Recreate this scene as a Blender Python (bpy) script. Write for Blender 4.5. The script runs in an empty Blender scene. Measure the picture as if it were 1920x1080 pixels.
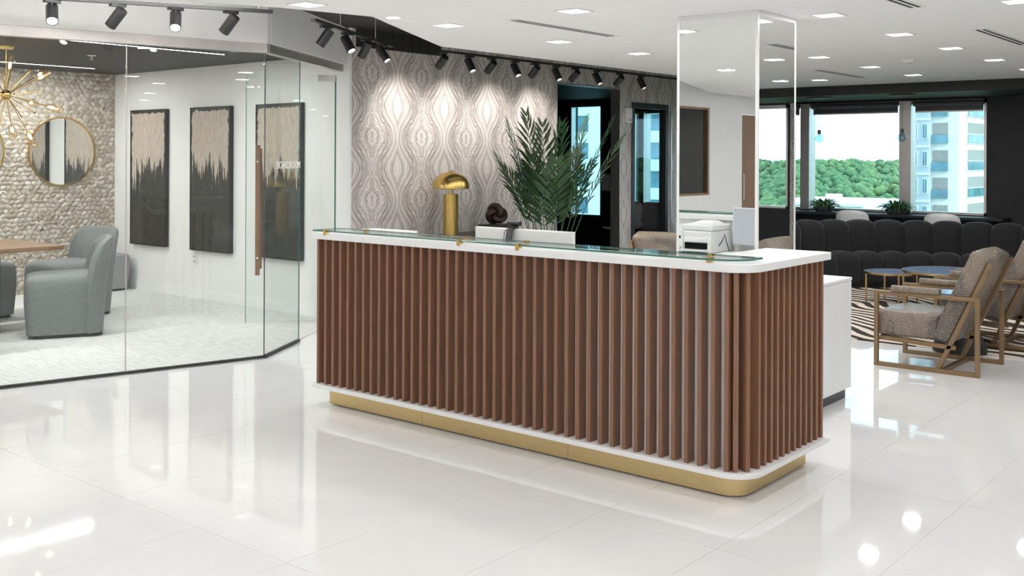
import bpy, bmesh, math, random
from mathutils import Vector, Matrix
PI = math.pi
random.seed(7)
SC = bpy.context.scene
COL = SC.collection

# ------------------------------------------------------------------ camera, world, sun, exposure
cd = bpy.data.cameras.new('camera'); cam = bpy.data.objects.new('camera', cd); COL.objects.link(cam)
cd.sensor_width = 36; cd.lens = 1943.8 / 1920 * 36
cd.shift_y = -(540 - 294.7) / 1920
cd.clip_start = .05; cd.clip_end = 9000
cam.location = (0, 0, 1.53)
cam.rotation_mode = 'QUATERNION'
cam.rotation_quaternion = (Matrix.Rotation(.6907, 4, 'Z') @ Matrix.Rotation(PI / 2, 4, 'X') @ Matrix.Rotation(.0042, 4, 'Z')).to_quaternion()
SC.camera = cam
W = bpy.data.worlds.new('sky'); SC.world = W; W.use_nodes = True
W.node_tree.nodes['Background'].inputs[0].default_value = (.80, .91, 1, 1)
W.node_tree.nodes['Background'].inputs[1].default_value = 2.2
sd = bpy.data.lights.new('sun', 'SUN'); sd.energy = 3.2; sd.angle = .01; sd.color = (1, .96, .9)
sun = bpy.data.objects.new('sun', sd); COL.objects.link(sun)
sun.rotation_euler = Vector((-.80, .12, -.62)).to_track_quat('-Z', 'Y').to_euler()
SC.view_settings.view_transform = 'Standard'; SC.view_settings.look = 'None'
SC.view_settings.gamma = 1; SC.view_settings.use_curve_mapping = False
SC.view_settings.exposure = 0.35
P_DOWN = 6.2      # watts of one recessed ceiling light
P_SPOT = 30.0      # watts of one track spotlight

# ------------------------------------------------------------------ materials
class NB:
    def __init__(s, name):
        m = bpy.data.materials.new(name); m.use_nodes = True; s.m = m; s.t = m.node_tree
        s.b = s.t.nodes['Principled BSDF']; s.out = s.t.nodes['Material Output']
    def n(s, t, **k):
        x = s.t.nodes.new(t)
        for a, b in k.items(): setattr(x, a, b)
        return x
    def set(s, sock, v):
        if hasattr(v, 'is_output'): s.t.links.new(v, sock)
        elif isinstance(v, (tuple, list)) and len(v) == 3 and sock.type == 'RGBA': sock.default_value = (*v, 1)
        else: sock.default_value = v
    def math(s, op, a, b=0.0, c=0.0):
        x = s.n('ShaderNodeMath', operation=op)
        for i, v in enumerate((a, b, c)): s.set(x.inputs[i], v)
        return x.outputs[0]
    def obj(s): return s.n('ShaderNodeTexCoord').outputs['Object']
    def pos(s): return s.n('ShaderNodeNewGeometry').outputs['Position']
    def map(s, v, sc=(1, 1, 1), loc=(0, 0, 0), rot=(0, 0, 0)):
        x = s.n('ShaderNodeMapping'); s.set(x.inputs[0], v)
        x.inputs['Scale'].default_value = sc; x.inputs['Location'].default_value = loc; x.inputs['Rotation'].default_value = rot
        return x.outputs[0]
    def noise(s, v, scale=5, detail=3, dist=0, rough=.5):
        x = s.n('ShaderNodeTexNoise'); s.set(x.inputs['Vector'], v)
        x.inputs['Scale'].default_value = scale; x.inputs['Detail'].default_value = detail
        x.inputs['Distortion'].default_value = dist; x.inputs['Roughness'].default_value = rough
        return x.outputs[0]
    def ramp(s, f, stops):
        x = s.n('ShaderNodeValToRGB'); s.set(x.inputs[0], f); e = x.color_ramp.elements
        while len(e) < len(stops): e.new(.5)
        for i, (p, c) in enumerate(stops): e[i].position = p; e[i].color = (*c, 1)
        return x.outputs[0]
    def mix(s, f, a, b):
        x = s.n('ShaderNodeMix', data_type='RGBA'); s.set(x.inputs[0], f); s.set(x.inputs[6], a); s.set(x.inputs[7], b)
        return x.outputs[2]
    def sep(s, v):
        x = s.n('ShaderNodeSeparateXYZ'); s.set(x.inputs[0], v); return x.outputs
    def bump(s, h, st=.3, d=.01):
        x = s.n('ShaderNodeBump'); s.set(x.inputs['Height'], h); x.inputs['Strength'].default_value = st; x.inputs['Distance'].default_value = d
        s.t.links.new(x.outputs[0], s.b.inputs['Normal'])
    def p(s, **k):
        for a, v in k.items(): s.set(s.b.inputs[a.replace('_', ' ')], v)
        return s
def plain(name, c, r=.5, metal=0., spec=.5, var=.06, sc=9, **k):
    b = NB(name); n = b.noise(b.obj(), sc, 3)
    lo = tuple(x * (1 - var) for x in c); hi = tuple(min(1, x * (1 + var)) for x in c)
    b.p(Base_Color=b.ramp(n, [(.3, lo), (.7, hi)]), Roughness=r, Metallic=metal, **{'Specular_IOR_Level': spec}, **k)
    return b.m
M = {}
M['white_paint'] = plain('white_paint', (.84, .84, .83), .55, var=.015)
M['ceiling'] = plain('ceiling_paint', (.91, .895, .88), .7, var=.015)
M['white_lam'] = plain('white_laminate', (.86, .86, .86), .3, var=.015)
M['black_paint'] = plain('black_paint', (.014, .0135, .014), .6, var=.2)
M['black_metal'] = plain('black_metal', (.020, .020, .021), .42, var=.15)
M['dark_kick'] = plain('dark_kick', (.06, .06, .065), .4)
M['steel'] = plain('brushed_steel', (.62, .59, .57), .42, 1., var=.05)
M['chrome'] = plain('polished_steel', (.78, .78, .78), .12, 1., var=.02)
M['brass'] = plain('polished_brass', (.70, .48, .17), .2, 1., var=.05)
M['gold_leg'] = plain('gold_metal', (.72, .50, .24), .25, 1., var=.05)
M['bronze'] = plain('antique_bronze', (.31, .205, .115), .38, .8, var=.08)
M['grey_fabric'] = plain('grey_fabric', (.21, .222, .222), .85, var=.1, sc=60)
M['white_plastic'] = plain('white_plastic', (.80, .80, .79), .35, var=.02)
M['grey_plastic'] = plain('grey_plastic', (.45, .45, .45), .4, var=.04)
M['screen'] = plain('dark_screen', (.012, .012, .014), .12, var=.1)
M['dark_wood'] = plain('dark_credenza', (.05, .036, .03), .35, var=.25)
M['knot'] = plain('dark_brown_resin', (.030, .016, .012), .45, var=.25)
M['paper'] = plain('paper', (.82, .82, .80), .7, var=.03)
M['teal_print'] = plain('teal_print', (.35, .58, .60), .6, var=.15)
M['pot'] = plain('dark_pot', (.05, .05, .055), .45, var=.1)
M['soil'] = plain('soil', (.03, .02, .014), .9, var=.4, sc=60)
M['cord'] = plain('cord', (.02, .02, .02), .5)
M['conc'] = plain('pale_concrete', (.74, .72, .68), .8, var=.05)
M['shadefac'] = plain('shaded_stone_facade', (.46, .50, .54), .7, var=.06)  # bluish shade of the tower front painted into its stone colour
M['roofw'] = plain('white_roof', (.78, .78, .78), .7, var=.04)
M['facglass'] = plain('facade_glass', (.10, .22, .27), .1, var=.3, sc=.6)
M['balc'] = plain('balcony_interior', (.30, .28, .26), .8, var=.15)
M['ottoman'] = plain('ottoman_fabric', (.34, .35, .36), .85, var=.08, sc=50)

b = NB('brushed_gold'); q = b.noise(b.map(b.obj(), (3, 3, 260)), 4, 2)
b.p(Base_Color=b.ramp(q, [(.3, (.62, .46, .22)), (.7, (.74, .58, .31))]), Metallic=1., Roughness=.36); b.bump(q, .05, .001); M['plinth_gold'] = b.m
b = NB('brushed_brass'); q = b.noise(b.map(b.obj(), (60, 60, 2)), 6, 2)
b.p(Base_Color=b.ramp(q, [(.3, (.55, .37, .10)), (.7, (.72, .52, .19))]), Metallic=1., Roughness=.27); M['lamp_brass'] = b.m
b = NB('walnut_slat'); g = b.noise(b.map(b.pos(), (60, 60, 2.2)), 3, 5, .6); g2 = b.noise(b.map(b.pos(), (7, 7, .5)), 2, 2)
c = b.mix(b.math('MULTIPLY', g2, .5), b.ramp(g, [(.25, (.175, .082, .045)), (.75, (.33, .168, .098))]), (.25, .12, .066))
b.p(Base_Color=c, Roughness=.42); b.bump(g, .06, .002); M['walnut'] = b.m
b = NB('table_wood'); g = b.noise(b.map(b.pos(), (26, 2.0, 8)), 2.2, 5, .8)
b.p(Base_Color=b.ramp(g, [(.25, (.20, .11, .06)), (.75, (.34, .205, .12))]), Roughness=.35); M['table_wood'] = b.m
b = NB('door_wood'); g = b.noise(b.map(b.pos(), (40, 40, 1.6)), 2.2, 5, .8)
b.p(Base_Color=b.ramp(g, [(.25, (.17, .085, .045)), (.75, (.30, .17, .10))]), Roughness=.35); M['handle_wood'] = b.m
# polished porcelain
b = NB('polished_tile'); n1 = b.noise(b.map(b.pos(), (1, 1, 1)), 1.1, 6, 1.6, .6)
b.p(Base_Color=b.ramp(n1, [(.35, (.815, .815, .82)), (.50, (.84, .84, .84)), (.62, (.82, .82, .825))]), Roughness=.035, Specular_IOR_Level=.62)
n2 = b.noise(b.pos(), 1.7, 1); b.bump(n2, .012, .02); M['tile'] = b.m
M['grout'] = plain('grout', (.64, .64, .64), .7)
b = NB('pale_carpet'); n1 = b.noise(b.map(b.pos(), (3, 26, 1), rot=(0, 0, .5)), 2.4, 4, .6)
n2 = b.noise(b.pos(), 240, 2)
b.p(Base_Color=b.mix(.25, b.ramp(n1, [(.35, (.56, .57, .55)), (.62, (.75, .76, .74))]), b.ramp(n2, [(.3, (.5, .51, .5)), (.7, (.8, .8, .79))])), Roughness=.95, Specular_IOR_Level=.1)
b.bump(n2, .4, .004); M['carpet'] = b.m
# thin clear architectural glass: clear body, Fresnel reflection
def glass(name, tint, refl=1.0, rough=0.0):
    b = NB(name); tr = b.n('ShaderNodeBsdfTransparent'); tr.inputs[0].default_value = (*tint, 1)
    gl = b.n('ShaderNodeBsdfGlossy'); gl.inputs['Roughness'].default_value = rough
    fr = b.n('ShaderNodeFresnel'); bf = b.n('ShaderNodeNewGeometry').outputs['Backfacing']
    b.set(fr.inputs['IOR'], b.math('SUBTRACT', 1.5, b.math('MULTIPLY', bf, 1.5 - 1 / 1.5)))   # thin pane: same reflectance from both sides
    mx = b.n('ShaderNodeMixShader'); b.t.links.new(b.math('MULTIPLY', fr.outputs[0], refl), mx.inputs[0])
    b.t.links.new(tr.outputs[0], mx.inputs[1]); b.t.links.new(gl.outputs[0], mx.inputs[2])
    b.t.links.new(mx.outputs[0], b.out.inputs[0]); b.t.nodes.remove(b.b)
    return b.m
M['glass'] = glass('clear_glass', (.965, .985, .975), .6)
M['win_glass'] = glass('window_glass', (.80, .95, .985), .8)
M['side_glass'] = glass('tinted_window_glass', (.66, .90, .98), .8)
M['bulb_glass'] = glass('bulb_glass', (.62, .76, .84), 1.6)
M['amber_glass'] = glass('amber_glass', (1, .90, .74), 1.5)
b = NB('glass_edge'); b.p(Base_Color=(.03, .17, .13), Roughness=.08, Specular_IOR_Level=.8); b.t.nodes['Principled BSDF'].inputs['Alpha'].default_value = .85; M['glass_edge'] = b.m
b = NB('silver_mirror'); b.p(Base_Color=(.90, .92, .91), Metallic=1., Roughness=.0); M['mirror'] = b.m
b = NB('sky_tinted_top'); b.p(Base_Color=(.28, .40, .60), Metallic=.25, Roughness=.10); M['table_glass'] = b.m  # sky reflection of the table tops painted into the base colour
def emit(name, c, s):
    b = NB(name); b.p(Base_Color=(1, 1, 1), Roughness=.5, Emission_Color=c, Emission_Strength=s); return b.m
M['lens'] = emit('light_lens', (1, .98, .95), 4.0)
b = NB('added_glow_screen'); b.p(Base_Color=(.03, .03, .03), Roughness=.2, Emission_Color=(.9, .94, 1.0, 1), Emission_Strength=.42); M['added_glow_screen'] = b.m  # pale glow added so the monitor blends into the mirror view
M['spot_lens'] = emit('spot_lens', (1, .96, .9), 25.0)
M['linear'] = emit('linear_light', (1, .98, .95), 9.0)
M['filament'] = emit('bulb_glow', (1, .80, .5), 9.0)
# book-matched agate wallpaper (flat print): u along the wall, v up
def wallpaper(name, axis, u0):
    b = NB(name); S = b.sep(b.pos()); y = S[axis]; z = S[2]
    nz = b.noise(b.map(b.pos(), (1, 1, 1)), 5.0, 3)
    u = b.math('ADD', b.math('DIVIDE', b.math('SUBTRACT', y, u0), .66), .5)
    a = b.math('MULTIPLY', b.math('ABSOLUTE', b.math('SUBTRACT', b.math('FRACT', u), .5)), 2.0)
    V = b.math('MULTIPLY', b.math('SUBTRACT', z, 1.715), 2 * PI / .60)
    # mirrored wobble so that the two halves of each motif match
    mv = b.n('ShaderNodeCombineXYZ'); b.set(mv.inputs[0], b.math('MULTIPLY', a, 2.2)); b.set(mv.inputs[1], b.math('MULTIPLY', b.math('SINE', V), .55)); b.set(mv.inputs[2], b.math('MULTIPLY', b.math('COSINE', V), .55))
    nm = b.math('SUBTRACT', b.noise(mv.outputs[0], 2.6, 4), .5)
    a2 = b.math('ADD', a, b.math('MULTIPLY', nm, .16))
    cv = b.math('COSINE', V)
    w = b.math('ADD', .47, b.math('MULTIPLY', cv, .24))
    big = b.math('LESS_THAN', a2, w)
    s1 = b.math('DIVIDE', a2, w); s2 = b.math('DIVIDE', b.math('SUBTRACT', 1.0, a2), b.math('SUBTRACT', 1.0, w))
    s = b.math('ADD', b.math('MULTIPLY', s1, big), b.math('MULTIPLY', s2, b.math('SUBTRACT', 1.0, big)))
    cb = b.math('MULTIPLY', b.math('SUBTRACT', 1.0, cv), .5)
    cs = b.math('SUBTRACT', 1.0, cb)
    c = b.math('ADD', b.math('MULTIPLY', cb, big), b.math('MULTIPLY', cs, b.math('SUBTRACT', 1.0, big)))
    k = b.math('ADD', b.math('ADD', s, b.math('MULTIPLY', c, .42)), b.math('MULTIPLY', nm, .35))
    l1 = b.math('SINE', b.math('MULTIPLY', k, 2 * PI * 7.0))
    l2 = b.math('SINE', b.math('MULTIPLY', k, 2 * PI * 2.6))
    l3 = b.math('SINE', b.math('ADD', b.math('MULTIPLY', k, 2 * PI * 15.0), b.math('MULTIPLY', nz, 6.0)))
    f = b.math('ADD', .5, b.math('ADD', b.math('MULTIPLY', l1, .20), b.math('ADD', b.math('MULTIPLY', l2, .20), b.math('MULTIPLY', l3, .12))))
    f = b.math('ADD', f, b.math('MULTIPLY', b.math('SUBTRACT', nz, .5), .35))
    col = b.ramp(f, [(.05, (.30, .255, .235)), (.30, (.43, .385, .36)), (.55, (.56, .52, .495)), (.90, (.74, .71, .69))])
    rim = b.math('SMOOTH_MIN', b.math('MULTIPLY', b.math('ABSOLUTE', b.math('SUBTRACT', s, .86)), 7.0), 1.0, .1)
    col = b.mix(b.math('MULTIPLY', b.math('SUBTRACT', 1.0, rim), .65), col, (.22, .185, .17))
    b.p(Base_Color=col, Roughness=.55, Specular_IOR_Level=.35); return b.m
M['wallpaper'] = wallpaper('agate_wallpaper', 1, 6.70)
M['wallpaper_x'] = wallpaper('agate_wallpaper_pier', 0, -.10)
# crocodile-embossed leather
b = NB('croc_leather'); o = b.obj()
v = b.n('ShaderNodeTexVoronoi', feature='DISTANCE_TO_EDGE'); b.set(v.inputs['Vector'], b.map(o, (1, 1, .8))); v.inputs['Scale'].default_value = 58
e = b.math('MINIMUM', b.math('MULTIPLY', v.outputs[0], 7.0), 1.0)
pt = b.noise(b.map(o, (5.0, 1.5, 1.0)), 1.6, 1)
c = b.mix(b.ramp(pt, [(.52, (0, 0, 0)), (.60, (.8, .8, .8))]), (.20, .155, .115), (.085, .077, .073))
b.p(Base_Color=b.mix(e, b.mix(.4, c, (.40, .34, .27)), c), Roughness=.26, Specular_IOR_Level=.6); b.bump(e, .5, .004); M['croc'] = b.m
b = NB('black_boucle'); n1 = b.noise(b.obj(), 190, 2)
b.p(Base_Color=b.ramp(n1, [(.3, (.011, .011, .012)), (.7, (.033, .032, .034))]), Roughness=.9, Sheen_Weight=.1, Specular_IOR_Level=.2); b.bump(n1, .4, .003); M['boucle'] = b.m
b = NB('zebra_rug'); o = b.pos(); n1 = b.noise(b.map(o, (1, 1, 0)), 1.15, 0, .0); n2 = b.noise(b.map(o, (1, 1, 0), (7, 3, 0)), 4.5, 2)
f = b.math('SINE', b.math('ADD', b.math('MULTIPLY', n1, 26.0), b.math('ADD', b.math('ADD', b.math('MULTIPLY', b.sep(o)[0], 16.0), b.math('MULTIPLY', b.sep(o)[1], 34.0)), b.math('MULTIPLY', n2, 1.4))))
b.p(Base_Color=b.mix(b.math('GREATER_THAN', f, -.05), (.045, .036, .032), (.66, .58, .49)), Roughness=.9, Specular_IOR_Level=.15); M['rug'] = b.m
# painting: pale gold leaf dripping into charcoal
b = NB('drip_painting'); o = b.obj(); S = b.sep(o)
n1 = b.noise(b.map(b.pos(), (13, 13, .8)), 1.4, 5, .2, .75); n2 = b.noise(b.map(b.pos(), (1, 1, 1)), 14, 4)
n3 = b.noise(b.map(b.pos(), (60, 60, 6)), 2.0, 3)
low = b.math('ADD', b.math('MULTIPLY', b.math('SUBTRACT', n1, .5), 1.25), b.math('MULTIPLY', b.math('SUBTRACT', n2, .5), .12))
top = b.math('GREATER_THAN', S[2], b.math('ADD', b.math('ADD', .84, b.math('MULTIPLY', b.math('SUBTRACT', b.noise(b.map(b.pos(), (.9, .1, .1)), 1.0, 1), .5), .7)), low))
edge = b.math('ADD', .325, b.math('MULTIPLY', b.math('SUBTRACT', n2, .5), .09))
inn = b.math('LESS_THAN', b.math('ABSOLUTE', S[0]), edge)
inz = b.math('LESS_THAN', S[2], b.math('ADD', 1.475, b.math('MULTIPLY', b.math('SUBTRACT', n2, .5), .08)))
msk = b.math('MULTIPLY', b.math('MULTIPLY', top, inn), inz)
gold = b.ramp(n3, [(.25, (.30, .235, .19)), (.5, (.50, .42, .35)), (.8, (.62, .54, .46))])
b.p(Base_Color=b.mix(msk, b.ramp(n2, [(.3, (.018, .019, .018)), (.7, (.052, .052, .048))]), gold), Roughness=.45); M['painting'] = b.m
def pebble_mat(name, c):
    b = NB(name); n = b.noise(b.pos(), 30, 3); 
    b.p(Base_Color=b.ramp(n, [(.3, tuple(x * .86 for x in c)), (.7, c)]), Roughness=.5); return b.m
PEB = [pebble_mat('pebble_%s' % n, c) for n, c in (('cream', (.60, .54, .46)), ('sand', (.52, .45, .37)), ('ivory', (.68, .63, .56)), ('tan', (.46, .39, .31)))]
M['pebble_grout'] = plain('pebble_grout', (.42, .37, .31), .9, var=.1)
b = NB('palm_leaf'); n = b.noise(b.pos(), 14, 3)
b.p(Base_Color=b.ramp(n, [(.3, (.012, .040, .014)), (.7, (.035, .095, .026))]), Roughness=.38); M['palm'] = b.m
M['palm_stem'] = plain('palm_stem', (.10, .13, .05), .5, var=.3)
b = NB('fern_leaf'); n = b.noise(b.pos(), 20, 3)
b.p(Base_Color=b.ramp(n, [(.3, (.03, .10, .025)), (.7, (.09, .22, .05))]), Roughness=.5); M['fern'] = b.m
b = NB('tree_canopy'); n = b.noise(b.pos(), .03, 4); n2 = b.noise(b.pos(), .35, 4)
b.p(Base_Color=b.mix(.45, b.ramp(n, [(.3, (.05, .12, .07)), (.5, (.10, .20, .09)), (.72, (.26, .34, .12))]), b.ramp(n2, [(.3, (.03, .08, .05)), (.7, (.22, .34, .17))])), Roughness=.9, Specular_IOR_Level=.1); M['tree'] = b.m
M['ground'] = plain('ground', (.10, .16, .07), .9, var=.3, sc=.02)
M['trunk'] = plain('bark', (.10, .07, .05), .9)
b = NB('slatted_black'); S = b.sep(b.pos()); st = b.math('FRACT', b.math('MULTIPLY', b.math('ADD', S[0], b.math('MULTIPLY', S[1], .5)), 16.0))
b.p(Base_Color=b.mix(b.math('GREATER_THAN', st, .8), (.022, .02, .02), (.008, .008, .008)), Roughness=.6); M['slat_black'] = b.m

# ------------------------------------------------------------------ mesh helpers
class MB:
    def __init__(s): s.v = []; s.f = []
    def add(s, vs, fs):
        k = len(s.v); s.v += [tuple(p) for p in vs]; s.f += [tuple(i + k for i in f) for f in fs]; return s
    def box(s, x0, x1, y0, y1, z0, z1):
        return s.add([(x0, y0, z0), (x1, y0, z0), (x1, y1, z0), (x0, y1, z0), (x0, y0, z1), (x1, y0, z1), (x1, y1, z1), (x0, y1, z1)],
                     [(0, 3, 2, 1), (4, 5, 6, 7), (0, 1, 5, 4), (1, 2, 6, 5), (2, 3, 7, 6), (3, 0, 4, 7)])
    def cbox(s, c, sz): return s.box(c[0] - sz[0] / 2, c[0] + sz[0] / 2, c[1] - sz[1] / 2, c[1] + sz[1] / 2, c[2] - sz[2] / 2, c[2] + sz[2] / 2)
    def bar(s, p, q, w, h, up=(0, 0, 1)):
        p = Vector(p); q = Vector(q); d = (q - p).normalized(); u = Vector(up)
        if abs(d.dot(u)) > .99: u = Vector((1, 0, 0))
        r = d.cross(u).normalized(); u = r.cross(d)
        vs = [a + r * i * w / 2 + u * j * h / 2 for a in (p, q) for i, j in ((-1, -1), (1, -1), (1, 1), (-1, 1))]
        return s.add(vs, [(0, 3, 2, 1), (4, 5, 6, 7), (0, 1, 5, 4), (1, 2, 6, 5), (2, 3, 7, 6), (3, 0, 4, 7)][:0] + [(0, 1, 2, 3), (7, 6, 5, 4), (4, 5, 1, 0), (5, 6, 2, 1), (6, 7, 3, 2), (7, 4, 0, 3)])
    def prism(s, poly, z0, z1):
        a = sum(poly[i][0] * poly[(i + 1) % len(poly)][1] - poly[(i + 1) % len(poly)][0] * poly[i][1] for i in range(len(poly)))
        if a < 0: poly = poly[::-1]
        n = len(poly)
        return s.add([(x, y, z0) for x, y in poly] + [(x, y, z1) for x, y in poly],
                     [tuple(range(n - 1, -1, -1)), tuple(range(n, 2 * n))] + [(i, (i + 1) % n, n + (i + 1) % n, n + i) for i in range(n)])
    def tube(s, pts, r, n=8, cap=True):
        pts = [Vector(p) for p in pts]; R = r if isinstance(r, (list, tuple)) else [r] * len(pts); vs = []; prev = None
        for i, p in enumerate(pts):
            d = (pts[min(i + 1, len(pts) - 1)] - pts[max(i - 1, 0)]).normalized()
            if prev is None: u = d.orthogonal().normalized()
            else:
                u = prev - d * prev.dot(d); u = u.normalized() if u.length > 1e-6 else d.orthogonal().normalized()
            prev = u; w = d.cross(u)
            vs += [p + (u * math.cos(2 * PI * j / n) + w * math.sin(2 * PI * j / n)) * R[i] for j in range(n)]
        fs = [(i * n + j, i * n + (j + 1) % n, (i + 1) * n + (j + 1) % n, (i + 1) * n + j) for i in range(len(pts) - 1) for j in range(n)]
        if cap: fs += [tuple(range(n - 1, -1, -1)), tuple(range((len(pts) - 1) * n, len(pts) * n))]
        return s.add(vs, fs)
    def lathe(s, prof, c=(0, 0, 0), n=32, cap=True, mat=None):
        vs = []
        for r, z in prof:
            for j in range(n):
                p = Vector((r * math.cos(2 * PI * j / n), r * math.sin(2 * PI * j / n), z))
                if mat is not None: p = mat @ p
                vs.append((p[0] + c[0], p[1] + c[1], p[2] + c[2]))
        m = len(prof)
        fs = [(i * n + j, i * n + (j + 1) % n, (i + 1) * n + (j + 1) % n, (i + 1) * n + j) for i in range(m - 1) for j in range(n)]
        if cap: fs += [tuple(range(n - 1, -1, -1)), tuple(range((m - 1) * n, m * n))]
        return s.add(vs, fs)
    def loft(s, rings, closed=True, cap=True):
        n = len(rings[0]); vs = [p for r in rings for p in r]; m = len(rings)
        fs = [(i * n + j, i * n + (j + 1) % n, (i + 1) * n + (j + 1) % n, (i + 1) * n + j) for i in range(m - 1) for j in range(n if closed else n - 1)]
        if cap and closed: fs += [tuple(range(n - 1, -1, -1)), tuple(range((m - 1) * n, m * n))]
        return s.add(vs, fs)
    def build(s, name, mat, parent=None, smooth=False, bevel=0, local=False, seg=2, fix=False, world_of=None):
        off = Vector((0, 0, 0))
        if parent is not None and not local: off = origin(parent)
        me = bpy.data.meshes.new(name); me.from_pydata([tuple(Vector(p) - off) for p in s.v], [], s.f)
        if fix:
            bm = bmesh.new(); bm.from_mesh(me); bmesh.ops.recalc_face_normals(bm, faces=bm.faces); bm.to_mesh(me); bm.free()
        me.materials.append(M[mat] if isinstance(mat, str) else mat)
        if smooth:
            me.polygons.foreach_set('use_smooth', [True] * len(me.polygons))
            if smooth != 'all': me.set_sharp_from_angle(angle=math.radians(40))
        o = bpy.data.objects.new(name, me); COL.objects.link(o); o.parent = parent
        if bevel:
            m = o.modifiers.new('bevel', 'BEVEL'); m.width = bevel; m.segments = seg; m.limit_method = 'ANGLE'; m.angle_limit = .6
        return o
def origin(o):
    v = Vector((0, 0, 0))
    while o is not None: v += o.location; o = o.parent
    return v
def tag(o, label, cat=None, group=None):
    o['label'] = label
    if cat: o['category'] = cat
    if group: o['group'] = group
    return o
def thing(name, label, cat, loc=(0, 0, 0), rz=0., group=None):
    o = bpy.data.objects.new(name, None); COL.objects.link(o); o.empty_display_size = .1
    o.location = loc; o.rotation_euler = (0, 0, rz); return tag(o, label, cat, group)
def struct(o, label=None):
    o['kind'] = 'structure'
    if label: o['label'] = label
    return o
def copy_tree(o, parent=None):
    c = o.copy(); COL.objects.link(c); c.parent = parent
    for ch in list(o.children): copy_tree(ch, c)
    return c
def rrect(a0, a1, b0, b1, r, n=4):
    out = []
    for cx, cy, s in ((a1 - r, b1 - r, 0), (a0 + r, b1 - r, PI / 2), (a0 + r, b0 + r, PI), (a1 - r, b0 + r, 1.5 * PI)):
        for i in range(n + 1):
            t = s + PI / 2 * i / n; out.append((cx + r * math.cos(t), cy + r * math.sin(t)))
    return out
ORD = ['nearest', 'second', 'third', 'fourth', 'fifth', 'sixth', 'seventh', 'eighth', 'ninth', 'tenth']

# ------------------------------------------------------------------ the setting
ZC = 2.456
C1 = (-6.437, 4.853); A2 = (-7.31, 6.35); A0 = (-6.885, 3.092); AE = (-7.29, 1.5)
XW = -7.25; YP = 6.41; XS = -11.35; YG = 14.2
def lerp2(a, b, t): return (a[0] + (b[0] - a[0]) * t, a[1] + (b[1] - a[1]) * t)
def wallseg(mb, a, b, t, z0, z1, side=0):
    d = Vector((b[0] - a[0], b[1] - a[1])).normalized(); n = Vector((-d.y, d.x))
    o0 = n * (side - t / 2); o1 = n * (side + t / 2)
    return mb.prism([(a[0] + o0.x, a[1] + o0.y), (b[0] + o0.x, b[1] + o0.y), (b[0] + o1.x, b[1] + o1.y), (a[0] + o1.x, a[1] + o1.y)], z0, z1)
fl = struct(MB().box(-11.6, 5.2, -6.2, 14.4, -.15, -.0012).build('floor', 'grout'))
gx = [-2.55 + .585 * k for k in range(-9, 9)]; gy = [4.81 + 1.17 * k for k in range(-4, 9)]
t0 = None
for i in range(len(gx) - 1):
    for j in range(len(gy) - 1):
        if gx[i] < XS: continue
        if t0 is None:
            t0 = MB().box(.001, .584, .001, 1.169, -.0011, 0).build('floor_tile', 'tile', fl, local=True); o = t0
        else:
            o = t0.copy(); COL.objects.link(o); o.parent = fl
        o.location = (gx[i], gy[j], 0)
fb = MB()
for x0, x1, y0, y1 in ((-7.4, 5, -6, gy[0]), (gx[-1], 5, gy[0], 14.2), (-7.815, 5, gy[-1], 14.2)):
    ny = max(1, round((y1 - y0) / 1.17)); nx = max(1, round((x1 - x0) / .585))
    for i in range(nx):
        for j in range(ny):
            fb.box(x0 + (x1 - x0) * i / nx + .001, x0 + (x1 - x0) * (i + 1) / nx - .001, y0 + (y1 - y0) * j / ny + .001, y0 + (y1 - y0) * (j + 1) / ny - .001, -.0011, 0)
fb.build('floor_tile_field', 'tile', fl)['kind'] = 'stuff'
struct(MB().prism([(XS, 1.5), (AE[0] - .02, 1.5), (C1[0] - .03, C1[1]), (A2[0] - .03, A2[1]), (A2[0], YP), (XS, YP)], .0006, .006).build('floor_boardroom', 'carpet'), 'pale grey streaked carpet of the glass boardroom')
struct(MB().box(-11.6, XW - .12, 9.0, 14.2, .0006, .006).build('floor_side_room', 'dark_kick'))
struct(MB().prism([(-5.5, 3.45), (-5.24, 4.05), (-5.09, 4.70), (-6.0, 6.31), (-6.0, 12.8), (5, 12.8), (5, -6), (-7.2, -6), (-7.2, -1.2)], ZC, 2.71).build('ceiling', 'ceiling'))
struct(MB().box(-7.6, -4.9, -6, 4.45, 2.7151, 2.7195).build('ceiling_slot_bounce', 'ceiling'), 'added white bounce sheet above the boardroom light track')  # unseen white sheet added to bounce light onto the bulkhead
struct(MB().box(-11.6, 5.2, -6.2, 14.4, 2.72, 2.95).build('ceiling_plenum', 'slat_black'), 'black slatted plenum above the edge of the white ceiling')
struct(MB().prism([(XS, 1.5), (AE[0] - .05, 1.5), (C1[0] - .07, C1[1]), (A2[0] - .07, A2[1]), (A2[0], YP), (XS, YP)], 2.476, 2.715).build('ceiling_boardroom', 'black_paint'))
# walls
struct(MB().box(XS - .1, XW - .12, YP, YP + .12, 0, 2.72).box(XW - .12, XW, YP, YP + .03, 0, 2.72).build('wall_boardroom_back', 'white_paint'), 'white boardroom wall that carries the three paintings')
struct(MB().box(XS, A2[0], YP - .012, YP, .006, .10).build('baseboard_boardroom', 'white_lam'))
ws = struct(MB().box(XS - .12, XS, 1.4, YP, 0, 2.72).build('wall_boardroom_stone', 'pebble_grout'), 'wall of sliced beige river pebbles in the boardroom')
struct(MB().box(XS - .1, AE[0], 1.38, 1.5, 0, 2.72).build('wall_boardroom_front', 'white_paint'))
wl = MB()
o1a, o1b, o2a, o2b = 9.576, 10.895, 11.16, 12.05
wl.box(XW - .12, XW, YP + .03, o1a, 0, 2.72).box(XW - .12, XW, o1a, o1b, 2.40, 2.72).box(XW - .12, XW, o1b, o2a, 0, 2.72)
wl.box(XW - .12, XW, o2a, o2b, 2.24, 2.72).box(XW - .12, XW, o2b, 12.30, 0, 2.72)
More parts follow.
